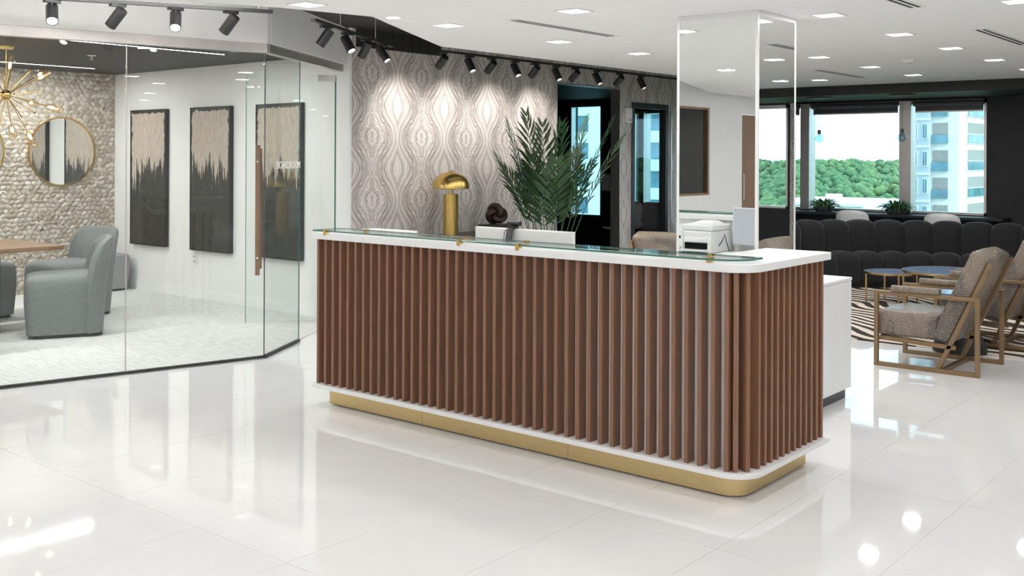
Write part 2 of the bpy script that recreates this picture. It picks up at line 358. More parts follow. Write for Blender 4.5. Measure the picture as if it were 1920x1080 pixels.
struct(wl.build('wall_left', 'wallpaper'), 'wall papered with grey-brown book-matched agate pattern')
struct(MB().box(XW - .12, XW, 12.30, YG, 0, 2.72).build('wall_left_end', 'black_paint'))
struct(MB().box(XW - .005, XW + .02, YP + .08, 7.621, 2.55, 2.72).build('trim_1', 'slat_black'), 'black band across the top of the wallpaper')
tr = MB().box(XW - .13, XW + .006, o1b - .012, o1b + .0, 0, 2.40).box(XW - .13, XW + .006, o1a - .0, o1a + .012, 0, 2.40).box(XW - .13, XW + .006, o1a, o1b, 2.388, 2.40)
struct(tr.build('trim_2', 'steel'), 'pale metal lining of the open doorway in the wallpaper')
# side room beyond the wallpaper wall
sr = MB().box(-11.6, -11.48, 9, YG, 0, 2.72).box(-11.6, XW - .12, 8.9, 9, 0, 2.72)
struct(sr.build('wall_side_room', 'black_paint')); struct(MB().box(-11.48, XW - .12, 9, YG, 2.50, 2.60).build('ceiling_side_room', 'black_paint'))
# window wall with its openings (x0, x1, z0, z1)
wins = [(-10.44, -9.80, .55, 2.42), (-9.22, -8.42, .80, 2.28), (-7.00, -3.795, .80, 2.31), (.64, 1.9, .80, 2.31)]
ww = MB(); x = -11.6
for x0, x1, z0, z1 in wins:
    ww.box(x, x0, YG, YG + .2, 0, 2.72); ww.box(x0, x1, YG, YG + .2, 0, z0); ww.box(x0, x1, YG, YG + .2, z1, 2.72); x = x1
ww.box(x, 5.2, YG, YG + .2, 0, 2.72)
struct(ww.build('wall_far', 'black_paint'), 'black wall with the long window behind the sofa')
struct(MB().box(.14, .60, YG - .03, YG, 0, 2.33).build('wall_far_pier', 'wallpaper_x'))
struct(MB().box(XW, 5, 12.8, YG, 2.335, 2.72).build('ceiling_nook', 'black_paint'), 'black lowered soffit over the window seats')
struct(MB().box(5, 5.2, -6.2, 14.4, 0, 2.72).build('wall_right', 'white_paint')); struct(MB().box(-7.5, 5.2, -6.2, -6, 0, 2.72).build('wall_behind', 'white_paint'))
# wall on the left behind the camera: white, an interior window with dark room, a wooden door
XL = -7.29
wr = MB().box(XL - .12, XL, -6, -3.2, 0, 2.72).box(XL - .12, XL, -2.35, -1.36, 0, 2.72).box(XL - .12, XL, -1.36, 1.2, 0, 1.0).box(XL - .12, XL, -1.36, 1.2, 2.25, 2.72).box(XL - .12, XL, 1.2, 1.5, 0, 2.72).box(XL - .12, XL, -3.2, -2.35, 2.2, 2.72)
struct(wr.build('wall_left_rear', 'white_paint'))
struct(MB().box(XL - 2.0, XL - 1.9, -1.5, 1.38, 0, 2.72).box(XL - 1.9, XL - .12, -1.6, -1.5, 0, 2.72).box(XL - 1.9, XL - .12, 1.28, 1.38, 0, 2.72).build('wall_rear_office', 'black_paint'))
d2 = struct(MB().box(XL - .10, XL - .05, -3.19, -2.36, 0, 2.19).build('door_2', 'handle_wood'))
MB().tube([(XL - .02, -2.45, .9), (XL - .02, -2.45, 1.3)], .012).build('handle', 'steel', d2, smooth=True)
w9 = struct(MB().box(XL - .10, XL - .02, -1.36, 1.2, 1.0, 1.03).box(XL - .10, XL - .02, -1.36, -1.33, 1.03, 2.25).box(XL - .10, XL - .02, 1.17, 1.2, 1.03, 2.25).box(XL - .10, XL - .02, -1.33, 1.17, 2.22, 2.25).box(XL - .08, XL - .04, .15, .18, 1.03, 2.22).build('window_4', 'bronze'))
MB().box(XL - .065, XL - .055, -1.33, 1.17, 1.03, 2.22).build('pane', 'glass', w9)
# bulkhead over the glass front
bk = MB(); wallseg(bk, AE, C1, .10, 2.38, 2.72); wallseg(bk, C1, A2, .10, 2.38, 2.72)
struct(bk.build('wall_bulkhead', 'white_paint'), 'white bulkhead above the boardroom glass')

# windows
def window(name, x0, x1, z0, z1, mull, mat='win_glass', fw=.05):
    f = MB(); y0, y1 = YG - .02, YG + .10
    f.box(x0, x1, y0, y1, z0, z0 + fw * .6).box(x0, x1, y0, y1, z1 - fw, z1).box(x0, x0 + fw * .6, y0, y1, z0, z1).box(x1 - fw * .6, x1, y0, y1, z0, z1)
    o = struct(f.build(name, 'steel'))
    xs = [x0] + [c for a, b_ in mull for c in (a, b_)] + [x1]
    for a, b_ in mull: MB().box(a, b_, YG - .10, YG + .12, z0, z1).build('mullion', 'steel', o, bevel=.004)
    for i in range(0, len(xs), 2): MB().box(xs[i] + .005, xs[i + 1] - .005, YG + .03, YG + .04, z0 + .01, z1 - .01).build('pane', mat, o)
    return o
window('window_1', *wins[2], [(-6.29, -6.155), (-4.883, -4.727)])
window('window_2', *wins[0], [], 'side_glass', .04)
window('window_3', *wins[1], [(-9.03, -8.93)], 'side_glass', .04)
window('window_5', *wins[3], [], 'win_glass')
struct(MB().box(-7.24, -3.5, YG - .42, YG - .02, .755, .79).build('window_sill', 'black_paint', bevel=.004), 'black ledge running under the long window')
for x0, x1, lb in ((-6.15, -4.89, 'rolled dark roller blind at the top of the wide middle window pane'), (-4.72, -3.80, 'rolled dark roller blind above the right window pane by the black wall'), (-6.98, -6.30, 'rolled dark roller blind above the left pane half hidden by the column')):
    t = thing('roller_blind', lb, 'blind', ((x0 + x1) / 2, YG - .06, 2.2), 0, 'roller blinds of the long window')
    MB().tube([(x0 + .02, YG - .07, 2.265), (x1 - .02, YG - .07, 2.265)], .035, 14).build('roll', 'dark_kick', t, smooth=True)
    MB().box(x0 + .03, x1 - .03, YG - .04, YG - .037, 2.165, 2.27).build('fabric', 'dark_kick', t)
    MB().box(x0 + .03, x1 - .03, YG - .046, YG - .03, 2.15, 2.168).build('hem_bar', 'steel', t)

# ------------------------------------------------------------------ pebbles of the stone wall
def pebble_verts(rng, sx, sz, n=9):
    r1 = []; r2 = []; ph = rng.random() * 6
    for j in range(n):
        a = 2 * PI * j / n; k = 1 + .16 * math.sin(2 * a + ph) + rng.uniform(-.1, .1)
        r1.append((0, sx * k * math.cos(a), sz * k * math.sin(a))); r2.append((.007, sx * k * .82 * math.cos(a), sz * k * .82 * math.sin(a)))
    return r1 + r2, [tuple(range(n, 2 * n))] + [(j, (j + 1) % n, n + (j + 1) % n, n + j) for j in range(n)]
rng = random.Random(3)
kinds = []
for k in range(24):
    vs, fs = pebble_verts(rng, rng.uniform(.028, .042), rng.uniform(.021, .031))
    a = rng.uniform(-.8, .8); me = bpy.data.meshes.new('pebble')
    me.from_pydata([(x, y * math.cos(a) - z * math.sin(a), y * math.sin(a) + z * math.cos(a)) for x, y, z in vs], [], fs)
    me.materials.append(PEB[k % 4]); me.polygons.foreach_set('use_smooth', [True] * len(me.polygons)); kinds.append(me)
rest = [MB() for _ in PEB]; npeb = 0
spots = []
row = 0; z = .02
while z < 2.47:
    y = 3.35 + (row % 2) * .031
    while y < YP - .02:
        spots.append((y + rng.uniform(-.014, .014), z + rng.uniform(-.011, .011))); y += .062
    z += .050; row += 1
spots.sort(key=lambda p: abs(p[0] - 5.6) * .8 + abs(p[1] - 1.4))
vis = [p for p in spots if p[0] > 5.2 and p[1] > .9 and (p[0] - 5.765) ** 2 + (p[1] - 1.573) ** 2 > .40 ** 2 and p[0] < YP - .03]
vs_ = set(vis[:300])
for p in spots:
    me = kinds[rng.randrange(24)]
    if p in vs_:
        o = bpy.data.objects.new('pebble', me); COL.objects.link(o); o.parent = ws; o.location = (XS, p[0], p[1])
    else:
        r = rest[kinds.index(me) % 4]; r.add([(v.co.x + XS, v.co.y + p[0], v.co.z + p[1]) for v in me.vertices], [tuple(q.vertices) for q in me.polygons])
pf = MB(); 
for k, r in enumerate(rest):
    o = r.build('pebble_field', PEB[k], ws, smooth='all'); o['kind'] = 'stuff'

# ------------------------------------------------------------------ boardroom glass front
gp = thing('glass_partition', 'frameless glass front of the boardroom with steel header rail and lettering', 'glass wall', (C1[0], C1[1], 0))
h = MB(); wallseg(h, AE, C1, .07, 2.31, 2.38); wallseg(h, C1, A2, .07, 2.31, 2.38); h.build('header_rail', 'steel', gp)
DE = (-6.799, 5.474)   # end of the fixed glass, the doorway runs from here to A2
h = MB(); wallseg(h, AE, C1, .03, .0062, .022); wallseg(h, C1, DE, .03, .0062, .022); h.build('floor_channel', 'black_metal', gp)
MU = (-6.689, 3.864)
def pane(a, b, name='glass_pane', par=gp, z0=.02, z1=2.312, t=.012, mat='glass'):
    a, b = lerp2(a, b, .003), lerp2(a, b, .997); m = MB(); wallseg(m, a, b, t, z0, z1); return m.build(name, mat, par)
pane(AE, MU); pane(MU, C1); pane(C1, DE)
for p, mt in ((MU, 'steel'), (C1, 'dark_kick'), (DE, 'glass_edge')):
    MB().tube([(p[0], p[1], .02), (p[0], p[1], 2.312)], .0045, 6).build('joint', mt, gp)
tc = bpy.data.curves.new('lettering', 'FONT'); tc.body = 'BOARDROOM'; tc.size = .085; tc.extrude = .0008
to = bpy.data.objects.new('lettering_curve', tc); COL.objects.link(to)
bpy.context.view_layer.update()
me = bpy.data.meshes.new_from_object(to.evaluated_get(bpy.context.evaluated_depsgraph_get())); bpy.data.objects.remove(to)
wx = max(v.co.x for v in me.vertices) or 1
dv = Vector((A2[0] - C1[0], A2[1] - C1[1], 0)).normalized(); nv = Vector((dv.y, -dv.x, 0))
for v in me.vertices:
    c = v.co.copy(); p = Vector((-6.548, 5.043, 0)) + dv * (c.x / wx * .492) + nv * (.0085 + c.z)
    v.co = Vector((p.x, p.y, 1.432 + c.y)) - origin(gp)
me.materials.clear(); me.materials.append(M['white_paint'])
lo = bpy.data.objects.new('lettering', me); COL.objects.link(lo); lo.parent = gp; lo['label'] = 'white letters reading BOARDROOM'
# the open glass door
FE = (-7.872, 5.727)
dr = struct(thing('door_1', 'open frameless glass door with long wooden bar handles', 'door', (A2[0], A2[1], 0))); del dr['category']
HG = (A2[0] + .01, A2[1] - .06)
gpane = pane(HG, FE, 'glass_pane', dr, .012, 2.27)
dd = Vector((FE[0] - HG[0], FE[1] - HG[1], 0)).normalized(); dn = Vector((-dd.y, dd.x, 0))
if dn.x < 0: dn = -dn
for p, r in ((HG, .007), (FE, .0032)):
    MB().tube([(p[0], p[1], .012), (p[0], p[1], 2.27)], r, 6).build('glass_edge', 'glass_edge', dr)
a = Vector((*HG, 0)); MB().bar(a + Vector((0, 0, 2.245)), a + dd * .16 + Vector((0, 0, 2.245)), .03, .06).bar(a + Vector((0, 0, .045)), a + dd * .16 + Vector((0, 0, .045)), .03, .06).build('pivot_fitting', 'steel', dr, bevel=.002)
hb = Vector((*FE, 0)) - dd * .115
for sgn, z0, z1 in ((1, .45, 1.63), (-1, .50, 1.60)):
    c = hb + dn * .055 * sgn
    hd = MB().bar(c + Vector((0, 0, z0)), c + Vector((0, 0, z1)), .04, .028, up=(dn.x, dn.y, 0)).build('handle', 'handle_wood', dr, bevel=.003)
    for z in (.61, 1.48): MB().tube([hb + Vector((0, 0, z)), c + dn * .02 * sgn + Vector((0, 0, z))], .010, 10).build('handle_post', 'chrome', hd, smooth=True)

# ------------------------------------------------------------------ reception desk
XLF, XRT, YF = -5.0, -2.068, 4.117
ZL0, ZL1, ZT0, ZT1 = .117, .140, 1.025, 1.063
def corner(cx, cy, r, n=8):   # arc from facing -Y to facing +X
    return [(cx + r * math.sin(PI / 2 * i / n), cy - r * math.cos(PI / 2 * i / n)) for i in range(n + 1)]
desk = thing('reception_desk', 'long white reception desk clad in vertical walnut slats on a gold plinth', 'reception desk', (-3.53, 4.55, 0))
def ushape(inset, depth, yl, yr, r, x_from=None):
    """outline of the U-shaped desk in plan; inset from the counter edge, strip depth"""
    l, rt, y = XLF + inset, XRT - inset, YF + inset
    return l, rt, y
# counter in two lengths with a fine joint
inn = YF + .225
left = [(XLF + .02, YF), (-4.0975, YF), (-4.0975, inn), (-4.62, inn), (-4.62, 4.66), (XLF, 4.66), (XLF, YF + .02), (XLF + .006, YF + .006)]
right = [(-4.0965, YF)] + corner(XRT - .14, YF + .14, .14) + [(XRT, 5.01), (-2.42, 5.01), (-2.42, inn), (-4.0965, inn)]
for poly in (left, right): MB().prism(poly, ZT0, ZT1).build('countertop', 'white_lam', desk, bevel=.004)
led = [(XLF + .01, YF)] + corner(XRT - .14, YF + .14, .14) + [(XRT, 5.0), (-2.40, 5.0), (-2.40, 4.36), (-4.66, 4.36), (-4.66, 4.64), (XLF, 4.64), (XLF, YF + .01)]
MB().prism(led, ZL0, ZL1).build('bottom_ledge', 'white_lam', desk, bevel=.003)
bod = [(XLF + .035, YF + .092)] + corner(XRT - .14, YF + .14, .05) + [(XRT - .09, 4.98), (XRT - .24, 4.98), (XRT - .24, 4.31), (-4.80, 4.31), (-4.80, 4.63), (XLF + .035, 4.63)]
MB().prism(bod, ZL1, ZT0).build('body', 'white_lam', desk)
# slats
sm = MB().box(-.0105, .0105, -.034, .034, ZL1, ZT0)
sl = None
def slat(x, y, a):
    global sl
    if sl is None: sl = sm.build('slat', 'walnut', desk, local=True, bevel=.0015, seg=1); o = sl
    else: o = sl.copy(); COL.objects.link(o); o.parent = desk
    o.location = (x - desk.location.x, y - desk.location.y, 0); o.rotation_euler = (0, 0, a)
x = -4.966
while x < XRT - .115: slat(x, YF + .062, 0); x += .0677
for a in (PI / 6, PI / 3): slat(XRT - .14 + .078 * math.sin(a), YF + .14 - .078 * math.cos(a), a)
y = YF + .165
while y < 4.99: slat(XRT - .062, y, PI / 2); y += .0627
for y in (4.22, 4.30, 4.38, 4.46, 4.54, 4.60): slat(XLF + .062 - .03, y, PI / 2)
# gold plinth in three lengths
pr_ = [(-3.112, 4.22)] + corner(-2.16 - .10, 4.22 + .10, .10) + [(-2.16, 4.92), (-2.22, 4.92), (-2.22, 4.30), (-3.112, 4.30)]
for poly in ([(-4.94, 4.22), (-4.147, 4.22), (-4.147, 4.30), (-4.94, 4.30)], [(-4.145, 4.22), (-3.114, 4.22), (-3.114, 4.30), (-4.145, 4.30)], pr_):
    MB().prism(poly, .008, ZL0).build('plinth', 'plinth_gold', desk, smooth=True)
MB().prism([(-4.90, 4.26), (-2.24, 4.26), (-2.24, 4.88), (-2.4, 4.88), (-2.4, 4.36), (-4.6, 4.36), (-4.6, 4.6), (-4.90, 4.6)], 0.0005, .05).build('plinth_core', 'dark_kick', desk)
MB().box(-4.80, XRT - .24, 4.31, 5.0, .755, .785).build('work_surface', 'white_lam', desk, bevel=.003)
MB().box(-4.80, -4.74, 4.31, 4.98, 0.0005, .755).build('support_panel', 'white_lam', desk)
MB().box(-2.9, -2.42, 4.36, 4.95, .06, .755).build('drawer_unit', 'white_lam', desk, bevel=.003)
# raised glass shelf on gold clips
gl = [(-4.985, YF + .004)] + corner(-2.11 - .15, YF + .154, .15) + [(-2.11, YF + .215), (-4.985, YF + .215)]
gt = MB().prism(gl, 1.073, 1.082).build('glass_shelf', 'glass', desk)
e = MB(); e.tube([(p[0], p[1], 1.0775) for p in gl] + [(*gl[0], 1.0775)], .0044, 6); e.build('glass_edge', 'glass_edge', gt)
for x_, y_ in ((-4.87, YF + .012), (-3.773, YF + .012), (-3.365, YF + .012), (-2.27, YF + .022), (-3.87, 4.30), (-3.45, 4.30), (-2.35, 4.30), (-4.7, 4.30)):
    MB().box(x_ - .011, x_ + .011, y_ - .014, y_ + .014, 1.0632, 1.0728).box(x_ - .011, x_ + .011, y_ - .014, y_ + .014, 1.0822, 1.087).box(x_ - .011, x_ + .011, y_ - .017, y_ - .0125, 1.052, 1.087).build('clip', 'brass', desk)

# ------------------------------------------------------------------ things on and behind the desk
t = thing('monitor', 'white-backed wide monitor with faceted back, webcam on top, behind the counter', 'monitor', (-3.565, 4.40, .785))
x0, x1, yb, z0, z1 = -3.905, -3.222, 4.39, .845, 1.137
m = MB(); o_ = [(x0, yb + .012, z0), (x1, yb + .012, z0), (x1, yb + .012, z1), (x0, yb + .012, z1)]
i_ = [(x0 + .26, yb - .028, z0 + .03), (x1 - .24, yb - .028, z0 + .03), (x1 - .04, yb + .004, z1 - .006), (x0 + .03, yb + .004, z1 - .006)]
b_ = [(x, y + .022, z) for x, y, z in o_]
m.add(o_ + i_ + b_, [(4, 5, 6, 7), (0, 1, 5, 4), (1, 2, 6, 5), (2, 3, 7, 6), (3, 0, 4, 7), (1, 0, 8, 9), (2, 1, 9, 10), (3, 2, 10, 11), (0, 3, 11, 8), (11, 10, 9, 8)])
m.build('back_shell', 'white_plastic', t)
MB().box(x0 + .008, x1 - .008, yb + .0345, yb + .038, z0 + .008, z1 - .008).build('screen', 'added_glow_screen', t)
MB().box(-3.60, -3.53, yb + .036, yb + .06, .79, .98).build('stand_neck', 'white_plastic', t)
MB().box(-3.70, -3.43, yb + .02, yb + .22, .7855, .797).build('stand_foot', 'white_plastic', t, bevel=.003)
w = thing('webcam', 'small black webcam clipped on top of the white monitor', 'webcam', (-3.63, 4.40, 1.137))
MB().tube([(-3.67, 4.412, 1.165), (-3.585, 4.412, 1.165)], .0135, 12).build('body', 'black_metal', w, smooth=True)
MB().box(-3.645, -3.61, 4.385, 4.43, 1.1375, 1.152).build('bracket', 'black_metal', w)
MB().bar((-3.635, 4.383, 1.136), (-3.615, 4.345, 1.075), .045, .006, up=(0, -1, 0)).build('clamp_leg', 'black_metal', w)
MB().tube([(-3.66, 4.40, 1.14), (-3.668, 4.375, 1.12), (-3.662, 4.36, 1.06), (-3.675, 4.35, 1.0), (-3.66, 4.345, .90), (-3.66, 4.345, .79)], .002, 5).build('cable', 'cord', w)
t = thing('printer', 'white multifunction printer on the work surface, seen in the mirror column', 'printer', (-4.04, 4.55, .785))
px0, px1, py0, py1 = -4.23, -3.94, 4.37, 4.72
MB().box(px0, px1, py0, py1, .787, .955).build('body', 'white_plastic', t, bevel=.008)
MB().prism([(px0 + .02, py0 + .01), (px1, py0 + .01), (px1, py1 - .02), (px0 + .02, py1 - .02)], .957, 1.005).build('scanner_lid', 'white_plastic', t, bevel=.01)
MB().add([(px0 + .05, py0 + .05, 1.006), (px1 - .04, py0 + .05, 1.006), (px1 - .04, py1 - .10, 1.006), (px0 + .05, py1 - .10, 1.006), (px0 + .08, py0 + .08, 1.03), (px1 - .08, py0 + .08, 1.03), (px1 - .08, py1 - .2, 1.026), (px0 + .08, py1 - .2, 1.026)],
         [(4, 5, 6, 7), (0, 1, 5, 4), (1, 2, 6, 5), (2, 3, 7, 6), (3, 0, 4, 7), (3, 2, 1, 0)]).build('document_feeder', 'white_plastic', t)
MB().box(px0 - .012, px0 + .05, py1 - .03, py1 + .018, .79, .96).build('control_panel', 'white_plastic', t, bevel=.004)
MB().box(px0 + .004, px0 + .034, py1 + .0185, py1 + .020, .895, .915).build('display', 'screen', t)
for k in range(6): MB().box(px0 - .004 + (k % 3) * .017, px0 + .006 + (k % 3) * .017, py1 + .0185, py1 + .0205, .82 - .016 * (k // 3), .828 - .016 * (k // 3)).build('button', 'dark_kick', t)
MB().box(px0 + .06, px1 - .03, py1 - .02, py1 + .0015, .815, .865).build('output_slot', 'screen', t)
MB().box(px0 + .06, px1 - .03, py1 + .002, py1 + .07, .803, .812).build('output_tray', 'white_plastic', t, bevel=.002)
MB().box(px0 + .06, px1 - .03, py1 - .005, py1 + .022, .872, .905).build('front_flap', 'white_plastic', t, bevel=.003)
p = thing('magazine', 'flat stack of papers beside the printer, seen in the mirror', 'papers', (-3.72, 4.66, .785))
MB().box(-3.85, -3.60, 4.60, 4.83, .7855, .797).build('folder', 'grey_plastic', p, bevel=.002)
MB().box(-3.84, -3.62, 4.62, 4.80, .7973, .802).build('sheets', 'paper', p)
MB().box(-3.80, -3.66, 4.65, 4.75, .8022, .8035).build('cover_print', 'teal_print', p)
cb = MB().tube([(-3.935, 4.60, .84), (-3.905, 4.60, .88), (-3.89, 4.59, .93), (-3.88, 4.57, .86), (-3.87, 4.55, .80), (-3.87, 4.52, .79), (-3.88, 4.48, .79)], .004, 6).build('power_cable', 'cord', smooth=True)
tag(cb, 'black cable looping behind the white printer', 'cable')

# mirror column
cx0, cx1, cy0, cy1 = -3.515, -2.936, 5.956, 6.512
cl = thing('mirror_column', 'square ceiling-high column clad in mirror glass behind the reception desk', 'column', ((cx0 + cx1) / 2, (cy0 + cy1) / 2, 0))
MB().box(cx0 + .012, cx1 - .012, cy0 + .012, cy1 - .012, 0.0005, ZC - .001).build('core', 'white_paint', cl)
zt = ZC - .03
for a in ((cx0 + .018, cx1 - .018, cy0 + .002, cy0 + .010), (cx0 + .018, cx1 - .018, cy1 - .010, cy1 - .002)): MB().box(*a, .1, zt).build('mirror_panel', 'mirror', cl)
for a in ((cx1 - .010, cx1 - .002, cy0 + .018, cy1 - .018), (cx0 + .002, cx0 + .010, cy0 + .018, cy1 - .018)): MB().box(*a, .1, zt).build('mirror_panel', 'mirror', cl)
for x_, y_ in ((cx0, cy0), (cx1, cy0), (cx0, cy1), (cx1, cy1)):
    xa, xb = (x_, x_ + .018) if x_ == cx0 else (x_ - .018, x_); ya, yb_ = (y_, y_ + .018) if y_ == cy0 else (y_ - .018, y_)
    MB().box(xa, xb, ya, yb_, .1, zt).build('corner_trim', 'white_lam', cl)
MB().box(cx0, cx1, cy0, cy1, zt, ZC - .0005).build('top_trim', 'white_lam', cl)
MB().box(cx0, cx1, cy0, cy1, 0.0008, .1).build('base_trim', 'white_lam', cl)

cb = thing('white_cabinet', 'low white storage cabinet with dark kick beside the mirror column', 'cabinet', (-2.74, 6.05, 0))
MB().box(-2.93, -2.55, 5.55, 6.50, .07, .75).build('body', 'white_lam', cb)
MB().box(-2.932, -2.546, 5.545, 6.505, .752, .772).build('top', 'white_lam', cb, bevel=.003)
MB().box(-2.92, -2.58, 5.58, 6.48, 0.0005, .07).build('kick', 'dark_kick', cb)
MB().box(-2.92, -2.56, 5.532, 5.549, .08, .745).build('door', 'white_lam', cb)

# credenza, lamp, knot
cr = thing('credenza', 'dark wood credenza standing against the patterned wallpaper', 'credenza', (-7.0, 7.5, 0))
MB().box(-7.24, -6.76, 6.80, 8.45, .08, .72).build('body', 'dark_wood', cr)
MB().box(-7.245, -6.74, 6.78, 8.47, .722, .75).build('top', 'dark_wood', cr, bevel=.003)
for k in range(3): MB().box(-6.759, -6.742, 6.82 + .545 * k, 7.345 + .545 * k, .09, .71).build('door', 'dark_wood', cr, bevel=.002)
for y_ in (6.9, 8.35):
    for x_ in (-7.15, -6.85): MB().tube([(x_, y_, 0.0005), (x_, y_, .08)], .02, 10).build('leg', 'brass', cr)
LX, LY = -6.95, 7.468
lm = thing('table_lamp', 'brass mushroom table lamp with dome shade and cylinder base', 'lamp', (LX, LY, .75))
MB().lathe([(.074, .7505), (.074, 1.165)], (LX, LY, 0), 40).build('base', 'lamp_brass', lm, smooth=True)
MB().lathe([(.02, 1.166), (.02, 1.30)], (LX, LY, 0), 16).build('neck', 'brass', lm, smooth=True)
pr2 = [(.187 * math.cos(a), 1.222 + .163 * math.sin(a) ** .92) for a in [PI / 2 * i / 14 for i in range(15)]]
pr2 = pr2[:-1] + [(.012, 1.385)]
sh = MB().lathe([(r * .975, z - .003) for r, z in pr2[::-1]] + pr2, (LX, LY, 0), 48, cap=False).build('lamp_shade', 'lamp_brass', lm, smooth=True)
MB().lathe([(.017, 1.384), (.017, 1.402)], (LX, LY, 0), 16).build('finial', 'brass', sh, smooth=True)
KX, KY = -6.92, 8.12
bx = MB().box(KX - .10, KX + .11, KY - .17, KY + .17, .7505, .842).build('storage_box', 'dark_wood', bevel=.004); tag(bx, 'dark low box under the knot sculpture on the credenza', 'box')
pts = []
for i in range(61):
    a = 2 * PI * i / 60; r = .5 * (2 + .95 * math.cos(3 * a))
    h_ = Vector((r * math.cos(2 * a) * .063, .62 * .07 * math.sin(3 * a), r * math.sin(2 * a) * .058)); h_ = Matrix.Rotation(.7, 3, 'Z') @ Matrix.Rotation(.3, 3, 'Y') @ h_
    pts.append((KX + h_.x, KY + h_.y, .952 + h_.z))
kn = MB().tube(pts, .031, 12, cap=False).build('knot_sculpture', 'knot', smooth='all')
zmin = min(v.co.z for v in kn.data.vertices); kn.location.z = .8425 - zmin
tag(kn, 'dark brown knotted ring sculpture between the lamp and the monitor', 'sculpture')

# palm
def frond(mb, base, dirv, length, droop, nl=15, wid=.026, ll=.30):
    p = Vector(base); d = Vector(dirv).normalized(); pts = [p.copy()]; ds = [d.copy()]; n = 22
    for i in range(n):
        d = (d + Vector((0, 0, -droop * (.3 + i / n) / n))).normalized(); p = p + d * length / n; pts.append(p.copy()); ds.append(d.copy())
    mb.tube(pts, [.007 * (1 - .8 * i / n) for i in range(n + 1)], 5)
    for k in range(nl):
        f = .46 + .53 * k / (nl - 1); i = min(n - 1, int(f * n)); c = pts[i]; dd_ = ds[i]
        side = dd_.cross(Vector((0, 0, 1)))
        side = side.normalized() if side.length > 1e-3 else Vector((1, 0, 0))
        up = side.cross(dd_).normalized()
        L = ll * (math.sin(PI * (.22 + .70 * (k / (nl - 1)))) * .75 + .25)
        for s in (-1, 1):
            v = (dd_ * (.62 + .5 * k / nl) + side * s * (.95 - .4 * k / nl) + up * .12 + Vector((random.uniform(-.1, .1), random.uniform(-.1, .1), random.uniform(-.08, .08)))).normalized()
            w_ = v.cross(up).normalized(); q = [c, c + v * L * .35 + w_ * wid * .5, c + v * L * .35 - w_ * wid * .5, c + v * L * .72 + w_ * wid * .36 - up * L * .05, c + v * L * .72 - w_ * wid * .36 - up * L * .05, c + v * L - up * L * .14]
            e_ = up * .0012
            mb.add(q + [a - e_ for a in q], [(0, 2, 1), (1, 2, 4, 3), (3, 4, 5), (6, 7, 8), (7, 9, 10, 8), (9, 11, 10), (0, 1, 7, 6), (1, 3, 9, 7), (3, 5, 11, 9), (5, 4, 10, 11), (4, 2, 8, 10), (2, 0, 6, 8)])
PX, PY = -6.45, 8.42
pm = thing('potted_palm', 'tall green palm in a dark pot in front of the patterned wallpaper', 'potted plant', (PX, PY, 0))
MB().lathe([(.14, .0005), (.19, .42), (.195, .45), (.175, .45), (.17, .41)], (PX, PY, 0), 32).build('pot', 'pot', pm, smooth=True)
MB().lathe([(.168, .40), (.16, .415), (.01, .42)], (PX, PY, 0), 24).build('soil', 'soil', pm)
Rv = Vector((.771, .637, 0)); Fv = Vector((-.637, .771, 0))
specs = [(-.34, .1, 1.55, .45), (-.20, -.2, 1.62, .25), (-.07, .15, 1.50, .2), (.10, -.1, 1.50, .25), (.30, .12, 1.58, .35), (.46, -.12, 1.62, .55), (.58, .1, 1.50, .75), (-.50, .1, 1.25, .75), (-.42, -.3, 1.12, .9),
         (.05, -.4, 1.15, .9), (.22, .35, 1.25, .8), (-.15, .4, 1.2, .8), (.36, -.3, 1.15, .9), (-.28, .3, 1.0, .9), (.14, -.25, .98, .8), (-.1, -.3, .95, 1.)]
for i, (sx, sf, L, dr_) in enumerate(specs):
    m = MB(); b0 = Vector((PX, PY, .41)) + Rv * (sx * .22 + random.uniform(-.02, .02)) + Fv * sf * .2
    frond(m, b0, Rv * sx * .68 + Fv * sf * .5 + Vector((0, 0, 1.10)), L, dr_, 13, .036, .30); m.build('frond', 'palm', pm)
# key reader on the wallpaper between the openings
t = thing('access_reader', 'small white wall box on the wallpaper beside the black framed glass', 'wall device', (XW + .02, 11.05, 2.0))
MB().box(XW + .0005, XW + .05, 11.0, 11.11, 1.97, 2.16).build('housing', 'white_plastic', t, bevel=.008)
MB().box(XW + .0505, XW + .06, 11.02, 11.09, 1.985, 2.02).build('sensor', 'grey_plastic', t)
# black framed glass screen in the second opening
t = struct(thing('door_3', 'black framed glass panel set into the wallpaper', 'door', (XW - .06, 11.6, 0))); del t['category']
f = MB()
for a in ((o2a + .002, o2a + .07, 0.0005, 2.238), (o2b - .07, o2b - .002, 0.0005, 2.238), (o2a + .07, o2b - .07, 2.17, 2.238), (o2a + .07, o2b - .07, 0.0005, .09)): f.box(XW - .09, XW + .012, *a)
f.build('frame', 'black_metal', t); MB().box(XW - .045, XW - .035, o2a + .07, o2b - .07, .09, 2.17).build('pane', 'glass', t)
MB().box(XW - .02, XW + .02, 12.10, 12.13, .0005, 2.3).build('steel_strip', 'steel', t)

# ------------------------------------------------------------------ lounge
RZ = .010
rg = MB().box(-5.2, -.9, 8.60, 12.45, .0006, RZ).build('area_rug', 'rug'); tag(rg, 'cream and dark brown zebra-striped rug under the lounge seating', 'rug')
